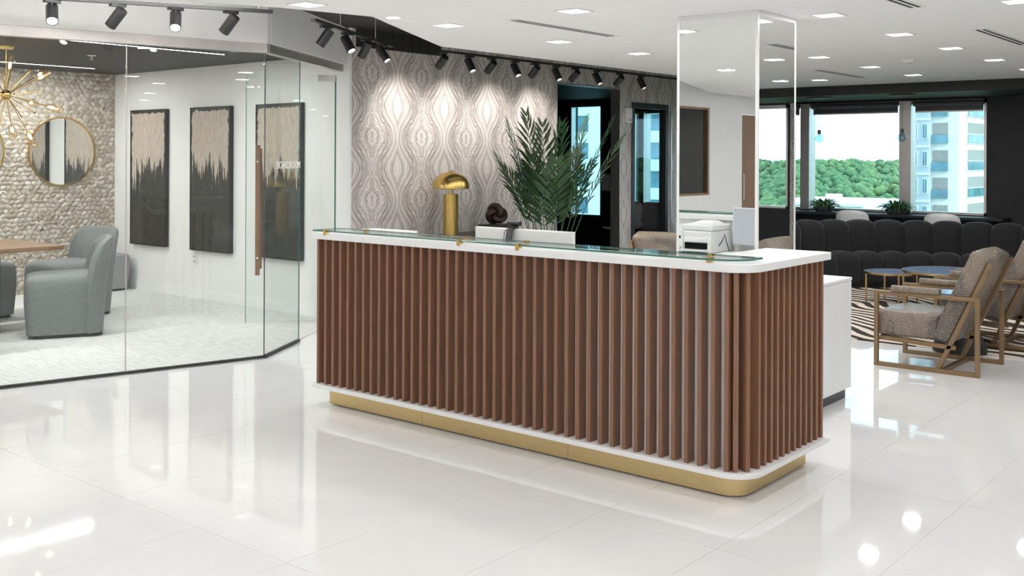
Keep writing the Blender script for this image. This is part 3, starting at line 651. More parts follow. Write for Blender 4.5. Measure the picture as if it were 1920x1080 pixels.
# armchair, local frame: faces -x, origin on the floor below its centre
def armchair(label, loc, rz):
    t = thing('armchair', label, 'armchair', loc, rz, 'crocodile leather armchairs')
    hw = .325; s = .03
    for sy in (-1, 1):
        y = sy * (hw - s / 2); m = MB()
        m.box(-.37, -.34, y - s / 2, y + s / 2, 0, .555).box(.34, .37, y - s / 2, y + s / 2, 0, .555)
        m.box(-.34, .34, y - s / 2, y + s / 2, 0, .03).box(-.34, .34, y - s / 2, y + s / 2, .528, .555)
        m.build('side_frame', 'bronze', t, local=True, bevel=.002, seg=1)
        m = MB(); yi = sy * (hw - s - .016); m.bar((.085, yi, .03), (.43, yi, .80), s, .03, up=(1, 0, 0)); m.build('back_support', 'bronze', t, local=True, bevel=.002, seg=1)
        m = MB(); m.bar((-.34, yi, .205), (.20, yi, .185), s, .03); m.build('seat_rail', 'bronze', t, local=True, bevel=.002, seg=1)
        ap = [(px, y + py, pz) for px in (-.24, .10) for py, pz in rrect(-.032, .032, .5555, .600, .015, 3)]
        n = len(ap) // 2; MB().loft([ap[:n], ap[n:]]).build('arm_pad', 'croc', t, local=True, smooth=True, fix=True)
    MB().box(.10, .13, -hw + s, hw - s, 0, .03).build('floor_crossbar', 'bronze', t, local=True)
    MB().box(-.335, -.305, -hw + s, hw - s, .19, .22).build('front_crossbar', 'bronze', t, local=True)
    iw = hw - s - .004
    rings = []
    for yy, sh_ in ((-iw, .022), (-iw + .012, .006), (-iw + .03, 0), (-.1, -.004), (.1, -.004), (iw - .03, 0), (iw - .012, .006), (iw, .022)):
        rings.append([(px, yy, pz) for px, pz in rrect(-.365 + sh_, .075 - sh_, .222 + sh_, .405 - sh_, .03, 4)])
    MB().loft(rings).build('seat_cushion', 'croc', t, local=True, smooth='all', fix=True)
    # back cushion leans back along the supports
    iw -= .004
    u = Vector((.345, 0, .77)).normalized(); nrm = Vector((-u.z, 0, u.x)); base = Vector((.157, 0, .19)); rings = []
    for yy, sh_ in ((-iw, .022), (-iw + .012, .006), (-iw + .03, 0), (0, -.004), (iw - .03, 0), (iw - .012, .006), (iw, .022)):
        rings.append([tuple(base + u * a + nrm * b_ + Vector((0, yy, 0))) for a, b_ in rrect(sh_, .70 - sh_, sh_ + .014, .15 - sh_, .03, 4)])
    MB().loft(rings).build('back_cushion', 'croc', t, local=True, smooth='all', fix=True)
    return t
armchair('taupe crocodile-leather armchair on bronze frame standing nearest, half on the white tiles', (-2.46, 7.975, 0), 0)
armchair('taupe crocodile-leather armchair on the zebra rug, cut by the right picture edge', (-2.42, 9.22, RZ + .0005), 0)
armchair('taupe crocodile-leather armchair seen from behind just left of the mirror column', (-4.72, 8.12, 0), -PI / 2)
t = thing('side_table', 'small black hourglass side table between the two armchairs', 'side table', (-2.50, 8.62, RZ))
MB().lathe([(.205, RZ + .0005), (.20, .05), (.10, .24), (.115, .34), (.19, .455), (.195, .462)], (-2.50, 8.62, 0), 36).build('body', 'black_metal', t, smooth=True)
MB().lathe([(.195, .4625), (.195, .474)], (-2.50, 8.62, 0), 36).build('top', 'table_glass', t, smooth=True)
def coffee(label, c, r, h, nleg, ph):
    t = thing('coffee_table', label, 'coffee table', (c[0], c[1], RZ), 0, 'nesting coffee tables')
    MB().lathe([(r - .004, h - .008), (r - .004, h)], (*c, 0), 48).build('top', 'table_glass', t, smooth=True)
    MB().lathe([(r - .003, h - .02), (r + .004, h - .02), (r + .004, h + .001), (r - .003, h + .001), (r - .003, h - .02)], (*c, 0), 48, cap=False).build('rim', 'gold_leg', t, smooth=True)
    for k in range(nleg):
        a = ph + 2 * PI * k / nleg; x_, y_ = c[0] + (r - .012) * math.cos(a), c[1] + (r - .012) * math.sin(a)
        MB().tube([(x_, y_, RZ + .0005), (x_, y_, h - .02)], .010, 8).build('leg', 'gold_leg', t, smooth=True)
coffee('smaller lower round coffee table with sky-tinted top and gold legs', (-3.90, 11.05), .275, .335, 4, 3.75)
coffee('larger higher round coffee table with sky-tinted top and gold legs', (-3.28, 10.85), .42, .405, 4, 3.6)
# curved channelled sofa
SX, SY = -3.3, 10.6
so = thing('curved_sofa', 'long curved black sofa with deep vertical channels below the window', 'sofa', (SX, SY, 0))
st = .1415
def tuft(name, r0, r1, z0, z1, rad, puff):
    rings = []; n = 9
    for i in range(n):
        q = -1 + 2 * i / (n - 1); a = q * st / 2 * .995; sh_ = puff * (1 - math.sqrt(max(0, 1 - (q * .985) ** 2)))
        rings.append([((r) * math.cos(a), (r) * math.sin(a), z) for r, z in rrect(r0 + sh_, r1 - sh_ * .3, z0, z1 - sh_, rad, 5)])
    return MB().loft(rings).build(name, 'boucle', so, local=True, smooth='all', fix=True)
bt = tuft('back_channel', 2.20, 2.52, .30, .79, .10, .055); stf = tuft('seat_channel', 1.88, 2.30, .04, .43, .09, .05)
a0 = .62; n_t = 17
for k in range(n_t):
    a = a0 + st * (k + .5)
    for src in (bt, stf):
        o = src if k == 0 else src.copy()
        if k: COL.objects.link(o); o.parent = so
        o.rotation_euler = (0, 0, a)
ring = [(math.cos(a0 + st * n_t * i / 30), math.sin(a0 + st * n_t * i / 30)) for i in range(31)]
MB().prism([(SX + 2.46 * c, SY + 2.46 * s) for c, s in ring] + [(SX + 1.95 * c, SY + 1.95 * s) for c, s in ring[::-1]], RZ + .0005, .30).build('base', 'boucle', so)
# white shell chairs at the window ledge
def shell_chair(label, loc, rz, grp='white shell chairs'):
    t = thing('shell_chair', label, 'chair', loc, rz, grp); rings = []
    prof = [(-.24, .455), (-.18, .44), (-.05, .43), (.10, .435), (.18, .47), (.215, .56), (.235, .70), (.245, .80), (.25, .86)]
    for i, (y, z) in enumerate(prof):
        w_ = (.20, .23, .24, .24, .235, .23, .225, .21, .17)[i]; cv = (.02, .03, .04, .045, .05, .05, .04, .03, .02)[i]
        rings.append([(w_ * q, y - (cv * q * q if i > 4 else 0) * 1.5, z + (cv * q * q if i <= 4 else -.02 * q * q * (i == 8))) for q in (-1, -.6, -.2, .2, .6, 1)])
    o = MB().loft(rings, closed=False, cap=False).build('shell', 'white_plastic', t, local=True, smooth='all')
    md = o.modifiers.new('thick', 'SOLIDIFY'); md.thickness = .018; md.offset = 0
    for sx in (-1, 1):
        for sy in (-1, 1): MB().tube([(sx * .12, sy * .10, .425), (sx * .21, sy * .20, .0)], .011, 8).build('leg', 'black_metal', t, local=True, smooth=True)
    return t
shell_chair('white shell chair behind the sofa, between the two ferns', (-5.18, 13.42, .0005), PI)
shell_chair('white shell chair behind the sofa, right of both ferns', (-4.05, 13.42, .0005), PI)
shell_chair('white shell chair behind the sofa, close to the mirror column', (-6.26, 13.45, .0005), PI)
shell_chair('white shell chair seen through the black framed glass', (-8.62, 13.05, .0065), -1.9)
for lb, x_ in (('round green fern in a low dark planter under the left pendant bulb', -5.86), ('round green fern in a low dark planter under the right pendant bulb', -4.86)):
    t = thing('potted_fern', lb, 'potted plant', (x_, 13.93, .79), 0, 'ferns on the window ledge')
    MB().lathe([(.11, .7905), (.15, .86), (.14, .86), (.13, .845)], (x_, 13.93, 0), 24).build('pot', 'pot', t, smooth=True)
    m = MB()
    for k in range(150):
        a = random.uniform(0, 2 * PI); el = random.uniform(.1, 1.35); L = random.uniform(.13, .23)
        d = Vector((math.cos(a) * math.cos(el) * 1.25, math.sin(a) * math.cos(el) * .8, math.sin(el) * .75)); c = Vector((x_, 13.93, .85)) + Vector((math.cos(a), math.sin(a), 0)) * .05
        sd_ = d.cross(Vector((0, 0, 1))).normalized() * .014; tip = c + d * L + Vector((0, 0, -.05 * math.cos(el)))
        mid = c + d * L * .6 + Vector((0, 0, .015)); up = Vector((0, 0, .002))
        m.add([c, mid + sd_, tip, mid - sd_, mid + up * 3], [(0, 1, 4), (1, 2, 4), (2, 3, 4), (3, 0, 4)])
    f_ = m.build('foliage', 'fern', t); f_['kind'] = 'stuff'
for lb, x_ in (('clear round pendant bulb hanging in front of the left part of the window', -5.58), ('clear round pendant bulb hanging beside the window mullion', -4.50)):
    t = thing('pendant_bulb', lb, 'pendant lamp', (x_, 13.1, 2.33), 0, 'pendant bulbs at the window')
    MB().lathe([(.16, 2.318), (.17, 2.334)], (x_, 13.1, 0), 32).build('canopy', 'black_metal', t, smooth=True)
    MB().tube([(x_, 13.1, 2.318), (x_, 13.1, 1.90)], .003, 6).build('cord', 'cord', t)
    MB().lathe([(.020, 1.905), (.022, 1.90), (.022, 1.853), (.019, 1.85)], (x_, 13.1, 0), 18).build('socket', 'dark_kick', t, smooth=True)
    MB().lathe([(.018, 1.85)] + [(.054 * math.sin(a), 1.795 + .054 * math.cos(a)) for a in [.35 + (PI - .37) * i / 14 for i in range(15)]], (x_, 13.1, 0), 24).build('bulb', 'bulb_glass', t, smooth=True)
    MB().tube([(x_ - .01, 13.1, 1.85), (x_ - .012, 13.1, 1.80), (x_, 13.1, 1.78), (x_ + .012, 13.1, 1.80), (x_ + .01, 13.1, 1.85)], .0015, 5).build('filament', 'brass', t)
# dark tub chair and wall box in the side room
t = thing('tub_chair', 'dark tub chair behind the palm in the side room', 'chair', (-8.75, 11.3, .006), 2.4)
MB().box(-.30, .30, -.30, .28, .05, .44).build('seat', 'black_paint', t, local=True, bevel=.03)
m = MB(); rings = []
for i in range(13):
    a = -.15 + (PI + .3) * i / 12; rings.append([((r) * math.cos(a), (r) * math.sin(a) * .9, z) for r, z in rrect(.30, .36, .10, .62 + .28 * math.sin(max(0, min(PI, a))), .025, 2)])
m.loft(rings).build('backrest', 'black_paint', t, local=True, smooth=True, fix=True)
for sx in (-1, 1):
    for sy in (-1, 1): MB().tube([(sx * .24, sy * .22, 0.0005), (sx * .24, sy * .22, .06)], .02, 8).build('leg', 'black_metal', t, local=True)
t = thing('wall_sconce', 'grey box sconce on the dark wall right of the side room window', 'wall lamp', (-9.5, YG - .05, 1.1))
MB().box(-9.74, -9.56, YG - .12, YG - .001, .98, 1.26).build('housing', 'grey_plastic', t, bevel=.006); MB().box(-9.72, -9.58, YG - .128, YG - .121, 1.0, 1.24).build('diffuser', 'white_plastic', t)

# ------------------------------------------------------------------ boardroom furniture
tb = thing('boardroom_table', 'long walnut boardroom table cut by the left picture edge', 'table', (-9.12, 3.2, .006))
MB().box(-9.80, -8.80, 1.85, 4.50, .705, .745).build('table_top', 'table_wood', tb, bevel=.006)
MB().box(-9.35, -8.90, 3.6, 4.0, .0065, .705).build('pedestal', 'black_metal', tb, bevel=.01); MB().box(-9.35, -8.90, 2.3, 2.7, .0065, .705).build('pedestal', 'black_metal', tb, bevel=.01)
def tubchair(label, loc, rz):
    t = thing('boardroom_chair', label, 'chair', loc, rz, 'grey upholstered boardroom chairs')
    rings = []
    for z, k in ((.03, .94), (.30, 1.0), (.42, 1.0), (.475, .985), (.505, .92), (.52, .76)):
        rings.append([(x_ * k, y_ * k - .02, z) for x_, y_ in rrect(-.29, .29, -.33, .25, .09, 5)])
    MB().loft(rings).build('seat', 'grey_fabric', t, local=True, smooth=True, fix=True)
    MB().prism(rrect(-.25, .25, -.28, .26, .05, 3), .0005, .03).build('base', 'black_metal', t, local=True)
    rings = []; n = 22
    for i in range(n + 1):
        q = -1 + 2 * i / n; a = PI / 2 + q * 1.30
        ex = lambda v, r: math.copysign(abs(v) ** .45, v) * r
        top = .83 - .15 * abs(q) ** 5 - .02 * abs(q)
        def P(r, z, lean): return (ex(math.cos(a), .31 * r), ex(math.sin(a), .29 * r) + lean - .02, z)
        rings.append([P(1.0, .03, 0), P(1.06, .42, .01), P(1.10, top - .03, .045), P(1.07, top, .045), P(.93, top, .04), P(.88, top - .03, .035), P(.90, .46, 0), P(.90, .03, 0)])
    MB().loft(rings).build('backrest', 'grey_fabric', t, local=True, smooth=True, fix=True)
    return t
tubchair('grey upholstered chair in full view in front of the boardroom table end', (-8.60, 4.44, .0065), -.445)
tubchair('grey upholstered chair cut off by the left picture edge', (-8.42, 3.33, .0065), -PI / 2)
tubchair('grey upholstered chair at the far head of the boardroom table', (-9.58, 4.98, .0065), .12)
tubchair('grey upholstered chair at the far long side, before the stone wall', (-10.12, 4.28, .0065), PI / 2)
ot = thing('ottoman', 'grey upholstered ottoman in the boardroom corner', 'ottoman', (-11.05, 6.08, .006))
rings = [[(-11.05 + x_ * k, 6.08 + y_ * k, z) for x_, y_ in rrect(-.22, .22, -.27, .27, .10, 5)] for z, k in ((.03, .92), (.25, 1.), (.36, 1.0), (.40, .96), (.41, .85))]
MB().loft(rings).build('cushion', 'ottoman', ot, smooth=True, fix=True); MB().prism([(-11.05 + x_, 6.08 + y_) for x_, y_ in rrect(-.18, .18, -.23, .23, .06, 4)], .0065, .03).build('base', 'black_metal', ot)
for lb, yc in (('round brass-framed mirror in full view on the pebble wall', 5.765), ('round brass-framed mirror cut off by the left picture edge', 4.735)):
    t = thing('round_mirror', lb, 'mirror', (XS + .012, yc, 1.573), 0, 'round mirrors on the pebble wall')
    mt = Matrix.Rotation(PI / 2, 3, 'Y')
    MB().lathe([(.374, .0), (.374, .004)], (XS + .018, yc, 1.573), 64, mat=mt).build('glass', 'mirror', t, fix=True)
    MB().lathe([(.372, -.008), (.388, -.008), (.388, .014), (.372, .014), (.372, -.008)], (XS + .016, yc, 1.573), 64, cap=False, mat=mt).build('frame', 'brass', t, smooth=True, fix=True)
for lb, x0, x1 in (('tall charcoal painting with pale gold drips nearest the pebble wall', -10.918, -10.217), ('tall charcoal painting with pale gold drips, middle of three', -9.727, -9.027), ('tall charcoal painting with pale gold drips behind the glass door', -8.582, -7.893)):
    t = thing('painting', lb, 'painting', ((x0 + x1) / 2, YP, .53), 0, 'drip paintings on the white wall')
    MB().box(x0 - (x0 + x1) / 2, x1 - (x0 + x1) / 2, -.045, -.001, 0, 1.51).build('canvas', 'painting', t, local=True, bevel=.003)
    w2 = (x1 - x0) / 2; f_ = MB()
    f_.box(-w2 - .006, -w2 - .0005, -.05, -.001, -.006, 1.516).box(w2 + .0005, w2 + .006, -.05, -.001, -.006, 1.516).box(-w2 - .0005, w2 + .0005, -.05, -.001, 1.5105, 1.516).box(-w2 - .0005, w2 + .0005, -.05, -.001, -.006, -.0005)
    f_.build('frame', 'black_metal', t, local=True)
t = thing('power_outlet', 'small white power outlet low on the painting wall', 'outlet', (-9.70, YP, .42)); MB().box(-9.74, -9.665, YP - .008, YP - .0005, .365, .485).build('cover_plate', 'white_plastic', t, bevel=.002)
for z in (.40, .45): MB().box(-9.72, -9.685, YP - .0095, YP - .0082, z - .012, z + .012).build('socket', 'grey_plastic', t)
# chandelier
HX, HY, HZ = -9.15, 4.15, 2.056
t = thing('chandelier', 'brass starburst chandelier with glass shades over the boardroom table', 'chandelier', (HX, HY, HZ))
MB().tube([(HX, HY, HZ), (HX, HY, 2.47)], .006, 8).build('rod', 'brass', t); MB().lathe([(.06, 2.455), (.065, 2.4755)], (HX, HY, 0), 24).build('canopy', 'brass', t, smooth=True)
MB().lathe([(.045 * math.sin(a), HZ + .045 * math.cos(a)) for a in [.05 + (PI - .1) * i / 10 for i in range(11)]], (HX, HY, 0), 20).build('hub', 'brass', t, smooth=True)
rr = random.Random(11); ga = PI * (3 - math.sqrt(5))
for k in range(26):
    zz = 1 - 2 * (k + .5) / 26; rad = math.sqrt(1 - zz * zz); d = Vector((rad * math.cos(ga * k), rad * math.sin(ga * k), zz))
    L = .40 if k % 2 == 0 else .30
    if d.z > .8: L = .25
    rod = MB().tube([Vector((HX, HY, HZ)) + d * .04, Vector((HX, HY, HZ)) + d * L], .004, 6).build('arm', 'brass', t)
    if k % 2 == 0:
        q = d.to_track_quat('Z', 'Y').to_matrix(); c = Vector((HX, HY, HZ)) + d * (L - .02)
        MB().lathe([(.010, -.03), (.024, .0), (.036, .05), (.030, .11), (.018, .135)], c, 14, cap=False, mat=q).build('glass_shade', 'amber_glass', rod, smooth=True)
        MB().lathe([(.004, .0), (.012, .02), (.012, .04), (.003, .06)], c, 10, mat=q).build('bulb', 'filament', rod, smooth=True)
    else:
        MB().lathe([(.002, -.008), (.009, .0), (.002, .008)], Vector((HX, HY, HZ)) + d * L, 8).build('tip', 'brass', rod, smooth=True)
# boardroom linear lights
def area(name, parent, loc, sx, sy, w, col=(1, .99, .975), rot=(0, 0, 0)):
    l = bpy.data.lights.new(name, 'AREA'); l.shape = 'RECTANGLE'; l.size = sx; l.size_y = sy; l.energy = w; l.color = col
    o = bpy.data.objects.new(name, l); COL.objects.link(o); o.parent = parent; o.location = loc; o.rotation_euler = rot; return o
for lb, x_, ya, yb_ in (('long linear ceiling light nearest the boardroom glass', -8.2, 1.9, 5.725), ('long linear ceiling light nearest the pebble wall', -10.66, 1.9, 5.787)):
    t = thing('linear_light', lb, 'ceiling light', (x_, (ya + yb_) / 2, 2.4755), 0, 'linear lights in the boardroom ceiling')
    MB().box(-.025, .025, -(yb_ - ya) / 2, (yb_ - ya) / 2, -.004, 0).build('diffuser', 'linear', t, local=True)
    MB().box(-.033, -.0255, -(yb_ - ya) / 2, (yb_ - ya) / 2, -.006, 0).box(.0255, .033, -(yb_ - ya) / 2, (yb_ - ya) / 2, -.006, 0).build('housing', 'black_metal', t, local=True)
    area('linear_glow', t, (0, 0, -.008), .045, yb_ - ya - .02, 50)
t = thing('sprinkler', 'small white sprinkler head on the black boardroom ceiling', 'sprinkler', (-9.31, 5.02, 2.476))
MB().lathe([(.035, 2.470), (.04, 2.4755)], (-9.31, 5.02, 0), 20).build('escutcheon', 'white_plastic', t); MB().lathe([(.008, 2.44), (.01, 2.47)], (-9.31, 5.02, 0), 10).build('body', 'steel', t); MB().lathe([(.02, 2.434), (.02, 2.438)], (-9.31, 5.02, 0), 14).build('deflector', 'steel', t)
# dark round mirror and light in the rear office
t = thing('wall_disc', 'dark round wall ornament in the office reflected by the column', 'wall decor', (XL - 1.88, -.1, 1.5)); mt = Matrix.Rotation(PI / 2, 3, 'Y')
MB().lathe([(.42, 0), (.42, .02)], (XL - 1.895, -.1, 1.5), 48, mat=mt).build('disc', 'screen', t, fix=True); MB().lathe([(.42, -.0), (.44, -.0), (.44, .03), (.42, .03), (.42, 0)], (XL - 1.895, -.1, 1.5), 48, cap=False, mat=mt).build('frame', 'black_metal', t, fix=True)

# ------------------------------------------------------------------ ceiling lights, diffusers, tracks
dl0 = None
def downlight(x, y, label, grp='square recessed ceiling lights', k=1.0):
    global dl0
    if dl0 is None:
        t = thing('recessed_light', label, 'ceiling light', (x, y, ZC), 0, grp); f = MB(); a, b_ = .092, .076
        f.box(-a, a, -a, -b_, -.005, -.0003).box(-a, a, b_, a, -.005, -.0003).box(-a, -b_, -b_, b_, -.005, -.0003).box(b_, a, -b_, b_, -.005, -.0003)
        f.build('frame', 'white_paint', t, local=True); MB().box(-b_, b_, -b_, b_, -.0025, -.0004).build('lens', 'lens', t, local=True)
        area('downlight_glow', t, (0, 0, -.004), .14, .14, P_DOWN); dl0 = t
    else:
        t = copy_tree(dl0); t.location = (x, y, ZC); tag(t, label, 'ceiling light', grp)
        for ch in t.children:
            if ch.type == 'LIGHT' and k != 1.0: ch.data = ch.data.copy(); ch.data.energy = P_DOWN * k
rows = [(-4.99, [4.07, 5.33, 6.62, 7.80, 9.05, 10.35, 11.72], 'beside the wallpaper wall'), (-3.87, [5.29, 6.81, 9.08, 10.35, 11.62], 'left of the mirror column'),
        (-2.69, [5.2, 6.455, 7.765, 9.0, 10.30, 11.57], 'just right of the mirror column'), (-1.58, [4.05, 5.3, 6.56, 9.05, 11.5], 'furthest right in the picture')]
for x, ys, ph in rows:
    for i, y in enumerate(ys): downlight(x, y, 'square recessed ceiling light, %s from camera, in the row %s' % (ORD[i], ph), k=1.0 if x < -3 else .6)
for x in (-5.2, -2.69, -.45, 1.8, 3.9):
    for y in (-5.0, -2.6, -.2, 2.1):
        downlight(x, y, 'square recessed ceiling light in the ceiling behind the camera', 'ceiling lights behind the camera', 1.4)
for x in (-.45, 1.8, 3.9):
    for y in (4.4, 6.8, 9.2, 11.6): downlight(x, y, 'square recessed ceiling light in the ceiling right of the picture', 'ceiling lights right of the picture', .5)
t = thing('round_downlight', 'small round ceiling light near the black plenum corner', 'ceiling light', (-4.989, 4.797, ZC))
MB().lathe([(.052, -.005), (.058, -.0003)], (0, 0, 0), 28).build('trim_ring', 'white_paint', t, local=True); MB().lathe([(.045, -.0065), (.045, -.0052)], (0, 0, 0), 28).build('lens', 'lens', t, local=True)
for lb, x, y0, y1 in (('double-slot air diffuser in the ceiling over the middle of the desk', -4.44, 5.39, 6.55), ('double-slot air diffuser in the ceiling near the sofa', -4.45, 10.38, 11.65), ('double-slot air diffuser at the top picture edge', -2.13, 5.3, 6.43), ('double-slot air diffuser at the right picture edge', -2.14, 7.82, 9.05), ('double-slot air diffuser in the ceiling behind the camera', -2.13, .5, 1.7)):
    t = thing('slot_diffuser', lb, 'air vent', (x, (y0 + y1) / 2, ZC), 0, 'slot diffusers'); L = (y1 - y0) / 2
    MB().box(-.055, .055, -L - .03, L + .03, -.003, -.0003).build('frame', 'white_paint', t, local=True)
    for s in (-1, 1): MB().box(s * .022 - .010, s * .022 + .010, -L, L, -.0045, -.0032).build('slot', 'black_paint', t, local=True)
t = thing('smoke_detector', 'round white smoke detector on the lounge ceiling', 'smoke detector', (-3.312, 9.829, ZC))
MB().lathe([(.045, -.03), (.06, -.012), (.062, -.0003)], (0, 0, 0), 28).build('housing', 'white_plastic', t, local=True, smooth=True); MB().lathe([(.02, -.034), (.022, -.0302)], (0, 0, 0), 16).build('sensor', 'grey_plastic', t, local=True)

cv = thing('added_fill_strip', 'added light strip hidden behind the ceiling edge, brightening the boardroom bulkhead', 'light strip', (-5.6, 3.0, 2.62))  # unseen strip, added to brighten the bulkhead
ca, cb_ = Vector((-6.10, 1.85, 2.60)), Vector((-5.30, 3.98, 2.60)); cd_ = (cb_ - ca).normalized(); cn = Vector((-cd_.y, cd_.x, 0))
MB().bar(ca + cn * .012, cb_ + cn * .012, .018, .03).build('channel', 'white_paint', cv)
MB().bar(ca + cn * .0225, cb_ + cn * .0225, .002, .024).build('diffuser', 'lens', cv)
o = area('fill_strip_glow', cv, (ca + cb_) / 2 + cn * .03 - cv.location, (cb_ - ca).length, .02, 15); o.rotation_euler = Matrix((cd_, cd_.cross(cn) * -1, -cn)).transposed().to_euler()
ZT = 2.50
def track(label, a, b_, hang):
    t = thing('light_track', label, 'light track', (a[0], a[1], ZT), 0, 'black light tracks')
    MB().bar((*a, ZT), (*b_, ZT), .036, .022).build('rail', 'black_metal', t)
    for f in hang:
        p_ = lerp2(a, b_, f); MB().tube([(*p_, ZT + .011), (*p_, 2.72)], .004, 6).build('hanger', 'steel', t)
track('black light track in front of the boardroom bulkhead', (-7.0, 1.6), (-5.68, 4.34), (.3, .6, .97))
track('black light track crossing the plenum opening', (-5.78, 4.77), (-6.62, 6.35), (.3, .75))
track('long black light track along the wallpaper wall', (-6.56, 6.90), (-6.56, 11.3), (.05, .3, .55, .8))
def spot(label, p, target, power=P_SPOT, ang=46):
    p = Vector((*p, ZT - .012)); t = thing('track_spotlight', label, 'spotlight', p, 0, 'black track spotlights')
    piv = Vector((0, 0, -.075)); d = (Vector(target) - (p + piv)).normalized(); q = d.to_track_quat('Z', 'Y').to_matrix()
    MB().box(-.018, .018, -.05, .05, -.018, 0).build('adapter', 'black_metal', t, local=True)
    MB().tube([(0, 0, -.018), (0, 0, -.075)], .009, 8).build('stem', 'black_metal', t, local=True)
    c = MB().lathe([(.030, -.055), (.036, -.05), (.036, .085), (.031, .085), (.029, .07)], piv, 24, cap=False, mat=q).lathe([(.030, -.055), (.001, -.056)], piv, 24, cap=False, mat=q).build('can', 'black_metal', t, local=True, smooth=True, fix=True)
    MB().lathe([(.029, .068), (.001, .0685)], piv, 24, cap=False, mat=q).build('lens', 'spot_lens', c, local=True)
    l = bpy.data.lights.new('spot_glow', 'SPOT'); l.energy = power; l.spot_size = math.radians(ang); l.spot_blend = 1.0; l.shadow_soft_size = .025; l.color = (1, .95, .88)
    o = bpy.data.objects.new('spot_glow', l); COL.objects.link(o); o.parent = t; o.location = piv + d * .088; o.rotation_euler = d.to_track_quat('-Z', 'Y').to_euler()
T1 = lambda f: lerp2((-7.0, 1.6), (-5.68, 4.34), f)
T2 = lambda f: lerp2((-5.78, 4.77), (-6.62, 6.35), f)
wallz = 1.85
spot('lit track spotlight at the left picture edge over the boardroom glass', T1(.555), (-4.3, 2.2, 0), 22)
spot('dark-bodied track spotlight left of the glass joint, second along the boardroom track', T1(.68), (-7.6, 2.8, 0.6), 40)
spot('lit track spotlight in the middle above the boardroom glass', T1(.795), (-4.2, 2.6, 0), 22)
spot('last track spotlight at the end of the boardroom track', T1(.91), (-7.4, 3.6, .6), 40)
spot('first track spotlight in the plenum opening, over the glass corner', T2(.14), (-7.0, 4.2, 0.5), 35)
spot('second track spotlight in the plenum opening, tilted right', T2(.38), (-4.7, 5.6, .3), 35)
spot('third track spotlight in the plenum opening, half hidden', T2(.62), (-7.25, 5.6, 1.0), 35)
spot('fourth track spotlight in the plenum opening, before the wallpaper', T2(.85), (-5.0, 6.6, .3), 35)
ys = [6.93, 7.30, 7.62, 7.98, 8.30, 8.66, 9.00, 9.40, 9.85, 10.30]
od = ['first', 'second', 'third', 'fourth', 'fifth', 'sixth', 'seventh', 'eighth', 'ninth', 'last']
for i, y in enumerate(ys):
    tgt = (XW, y + .12, wallz) if i % 2 == 0 else (-5.4, y + .1, .3)
    spot('%s track spotlight from the left on the wallpaper wall track, aimed at the %s' % (od[i], 'wall' if i % 2 == 0 else 'room'), (-6.56, y), tgt, P_SPOT if i % 2 == 0 else 35, 78)

# ------------------------------------------------------------------ outside
struct(MB().add([(-2600, 40, -45), (1400, 40, -45), (1400, 700, -45), (-2600, 700, -45), (-4200, 3400, -22), (2200, 3400, -22)], [(0, 1, 2, 3), (3, 2, 5, 4)]).build('ground', 'ground'))
def gz(y): return -45 if y < 700 else -45 + (y - 700) / 2700 * 23
ico = bmesh.new(); bmesh.ops.create_icosphere(ico, subdivisions=1, radius=1); ico.verts.ensure_lookup_table()
iv = [v.co.copy() for v in ico.verts]; if_ = [tuple(v.index for v in f.verts) for f in ico.faces]; ico.free()
fr = random.Random(5)
def blob(mb, c, r, sq=.8):
    ph = [fr.uniform(0, 6) for _ in range(3)]
    mb.add([Vector(c) + Vector((v.x * r, v.y * r, v.z * r * sq)) * (1 + .20 * math.sin(4 * v.x + ph[0]) * math.sin(4 * v.y + ph[1]) + .10 * math.sin(9 * v.z + ph[2])) for v in iv], if_)
fo = MB()
for k in range(9500):
    y = 560 + 2700 * fr.random() ** 1.7; x = -y * fr.uniform(-.75, .95) ; r = fr.uniform(3.2, 6.2) * (1 + (y - 560) / 2200)
    blob(fo, (x, y, gz(y) + r * .8 + fr.uniform(2, 9)), r)
fo_ = fo.build('forest', 'tree', smooth='all'); fo_['kind'] = 'stuff'; tag(fo_, 'rolling green forest stretching to the horizon outside the window', 'forest')
for k in range(8):
    f = k / 7; y = 430 + 45 * (k % 2); ratio = .345 + .095 * f; x = -y * ratio; r = fr.uniform(5.0, 6.0)
    t = thing('tree', 'leafy green tree at the near edge of the forest, %s from the right' % (ORD + ['eleventh', 'twelfth', 'thirteenth', 'fourteenth'])[k].replace('nearest', 'first'), 'tree', (x, y, gz(y)), 0, 'trees at the near edge of the forest')
    m = MB(); zc = gz(y) + 16
    blob(m, (x, y, zc), r)
    for j in range(6): blob(m, (x + fr.uniform(-3, 3), y + fr.uniform(-3, 3), zc + fr.uniform(-3, 3)), r * fr.uniform(.45, .6))
    m.build('crown', 'tree', t, smooth='all'); MB().tube([(x, y, gz(y)), (x, y, zc)], .5, 8).build('trunk', 'trunk', t)
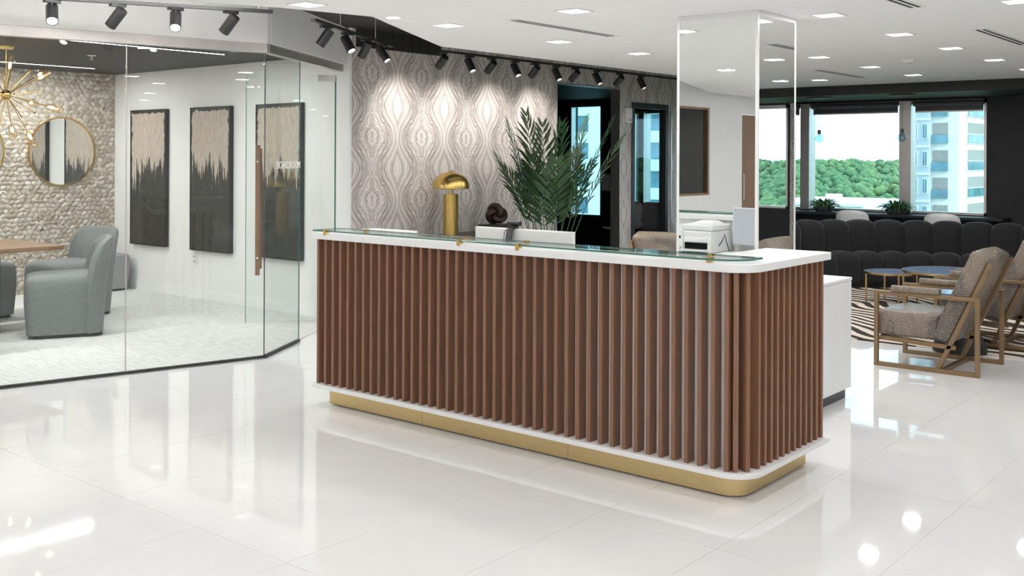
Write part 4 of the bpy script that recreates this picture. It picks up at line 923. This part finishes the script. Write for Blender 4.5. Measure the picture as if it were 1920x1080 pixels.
# tower on the right: shaded front (-Y) and sunlit side (+X)
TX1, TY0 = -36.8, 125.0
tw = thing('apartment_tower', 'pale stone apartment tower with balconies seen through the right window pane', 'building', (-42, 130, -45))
MB().box(-43.3, TX1 - 3.0, TY0, TY0 + 14, -45, 40).build('front_block', 'shadefac', tw); MB().box(TX1 - 3.0, TX1, TY0 + 1.2, TY0 + 18, -45, 40).build('side_block', 'conc', tw)
fh = 3.22
for k in range(-4, 8):
    z = .1 + k * fh
    MB().box(-43.35, TX1 - 2.95, TY0 - .10, TY0 + .2, z - .45, z - .25).build('string_course', 'conc', tw)
    for x_ in (-42.9, -41.7, -40.55):
        o = MB().box(x_ - .02, x_ + .62, TY0 - .12, TY0 + .1, z + .55, z + 2.35).build('window', 'conc', tw); MB().box(x_ + .06, x_ + .27, TY0 - .15, TY0 - .125, z + .65, z + 2.28).box(x_ + .33, x_ + .54, TY0 - .15, TY0 - .125, z + .65, z + 2.28).build('pane', 'facglass', o)
    MB().box(TX1 - 2.85, TX1 - 1.2, TY0 + 1.05, TY0 + 1.19, z + .05, z + 2.45).build('balcony_recess', 'balc', tw); MB().box(TX1 - 2.9, TX1 - 1.1, TY0 + .55, TY0 + .62, z + .0, z + 1.05).build('balcony_rail', 'facglass', tw)
    o = MB().box(TX1 + .01, TX1 + .12, TY0 + 3.6, TY0 + 11.8, z + .0, z + 2.75).build('balcony_frame', 'conc', tw); MB().box(TX1 + .125, TX1 + .15, TY0 + 4.2, TY0 + 11.2, z + .15, z + 2.55).build('balcony_recess', 'balc', o)
    MB().box(TX1 + .155, TX1 + .2, TY0 + 4.2, TY0 + 11.2, z + .15, z + 1.15).build('balcony_rail', 'facglass', o); MB().box(TX1 + .155, TX1 + .23, TY0 + 4.2, TY0 + 11.2, z + 1.16, z + 1.24).build('hand_rail', 'conc', o)
# banded tower seen from the side room
bt_ = thing('banded_tower', 'glassy white-banded tower seen through the side room windows', 'building', (-72, 105, -45))
MB().box(-92, -55, 100, 118, -45, 42).build('glass_block', 'facglass', bt_)
for k in range(-4, 9):
    z = .6 + k * 3.2; MB().box(-92.3, -54.7, 99.6, 100.0, z - .55, z + .75).build('floor_band', 'conc', bt_)
    for x_ in range(-91, -55, 3): MB().box(x_, x_ + .18, 99.85, 100.0, z + .75, z + 2.65).build('fin', 'conc', bt_)
MB().box(-70.2, -67.0, 98.9, 99.95, -45, 42).build('stair_shaft', 'conc', bt_)
for lb, x0, x1, y0, y1, zr in (('wide flat white roof below the forest, left of the gable', -118, -84, 235, 275, -9.6), ('flat white roof in front of the forest at the mullion', -80, -66, 205, 225, -9.4)):
    t = thing('low_building', lb, 'building', ((x0 + x1) / 2, (y0 + y1) / 2, -45), 0, 'low roofs outside')
    MB().box(x0, x1, y0, y1, -45, zr).build('walls', 'conc', t); MB().box(x0 - .5, x1 + .5, y0 - .5, y1 + .5, zr + .01, zr + .6).build('roof', 'roofw', t)
    MB().box((x0 + x1) / 2, (x0 + x1) / 2 + 3, y0 + 6, y0 + 9, zr + .61, zr + 2.6).build('roof_unit', 'roofw', t)
t = thing('gabled_building', 'steep white gable roof peeking above the window ledge', 'building', (-78, 212, -45))
gx0, gx1 = -77.6, -74.2
MB().box(gx0, gx1, 200, 204, -45, -10.8).build('walls', 'conc', t)
MB().add([(gx0, 199.6, -10.79), (gx1, 199.6, -10.79), ((gx0 + gx1) / 2, 199.6, -7.4), (gx0, 204.4, -10.79), (gx1, 204.4, -10.79), ((gx0 + gx1) / 2, 204.4, -7.4)], [(0, 1, 2), (5, 4, 3), (1, 4, 5, 2), (0, 2, 5, 3), (0, 3, 4, 1)]).build('roof', 'roofw', t)
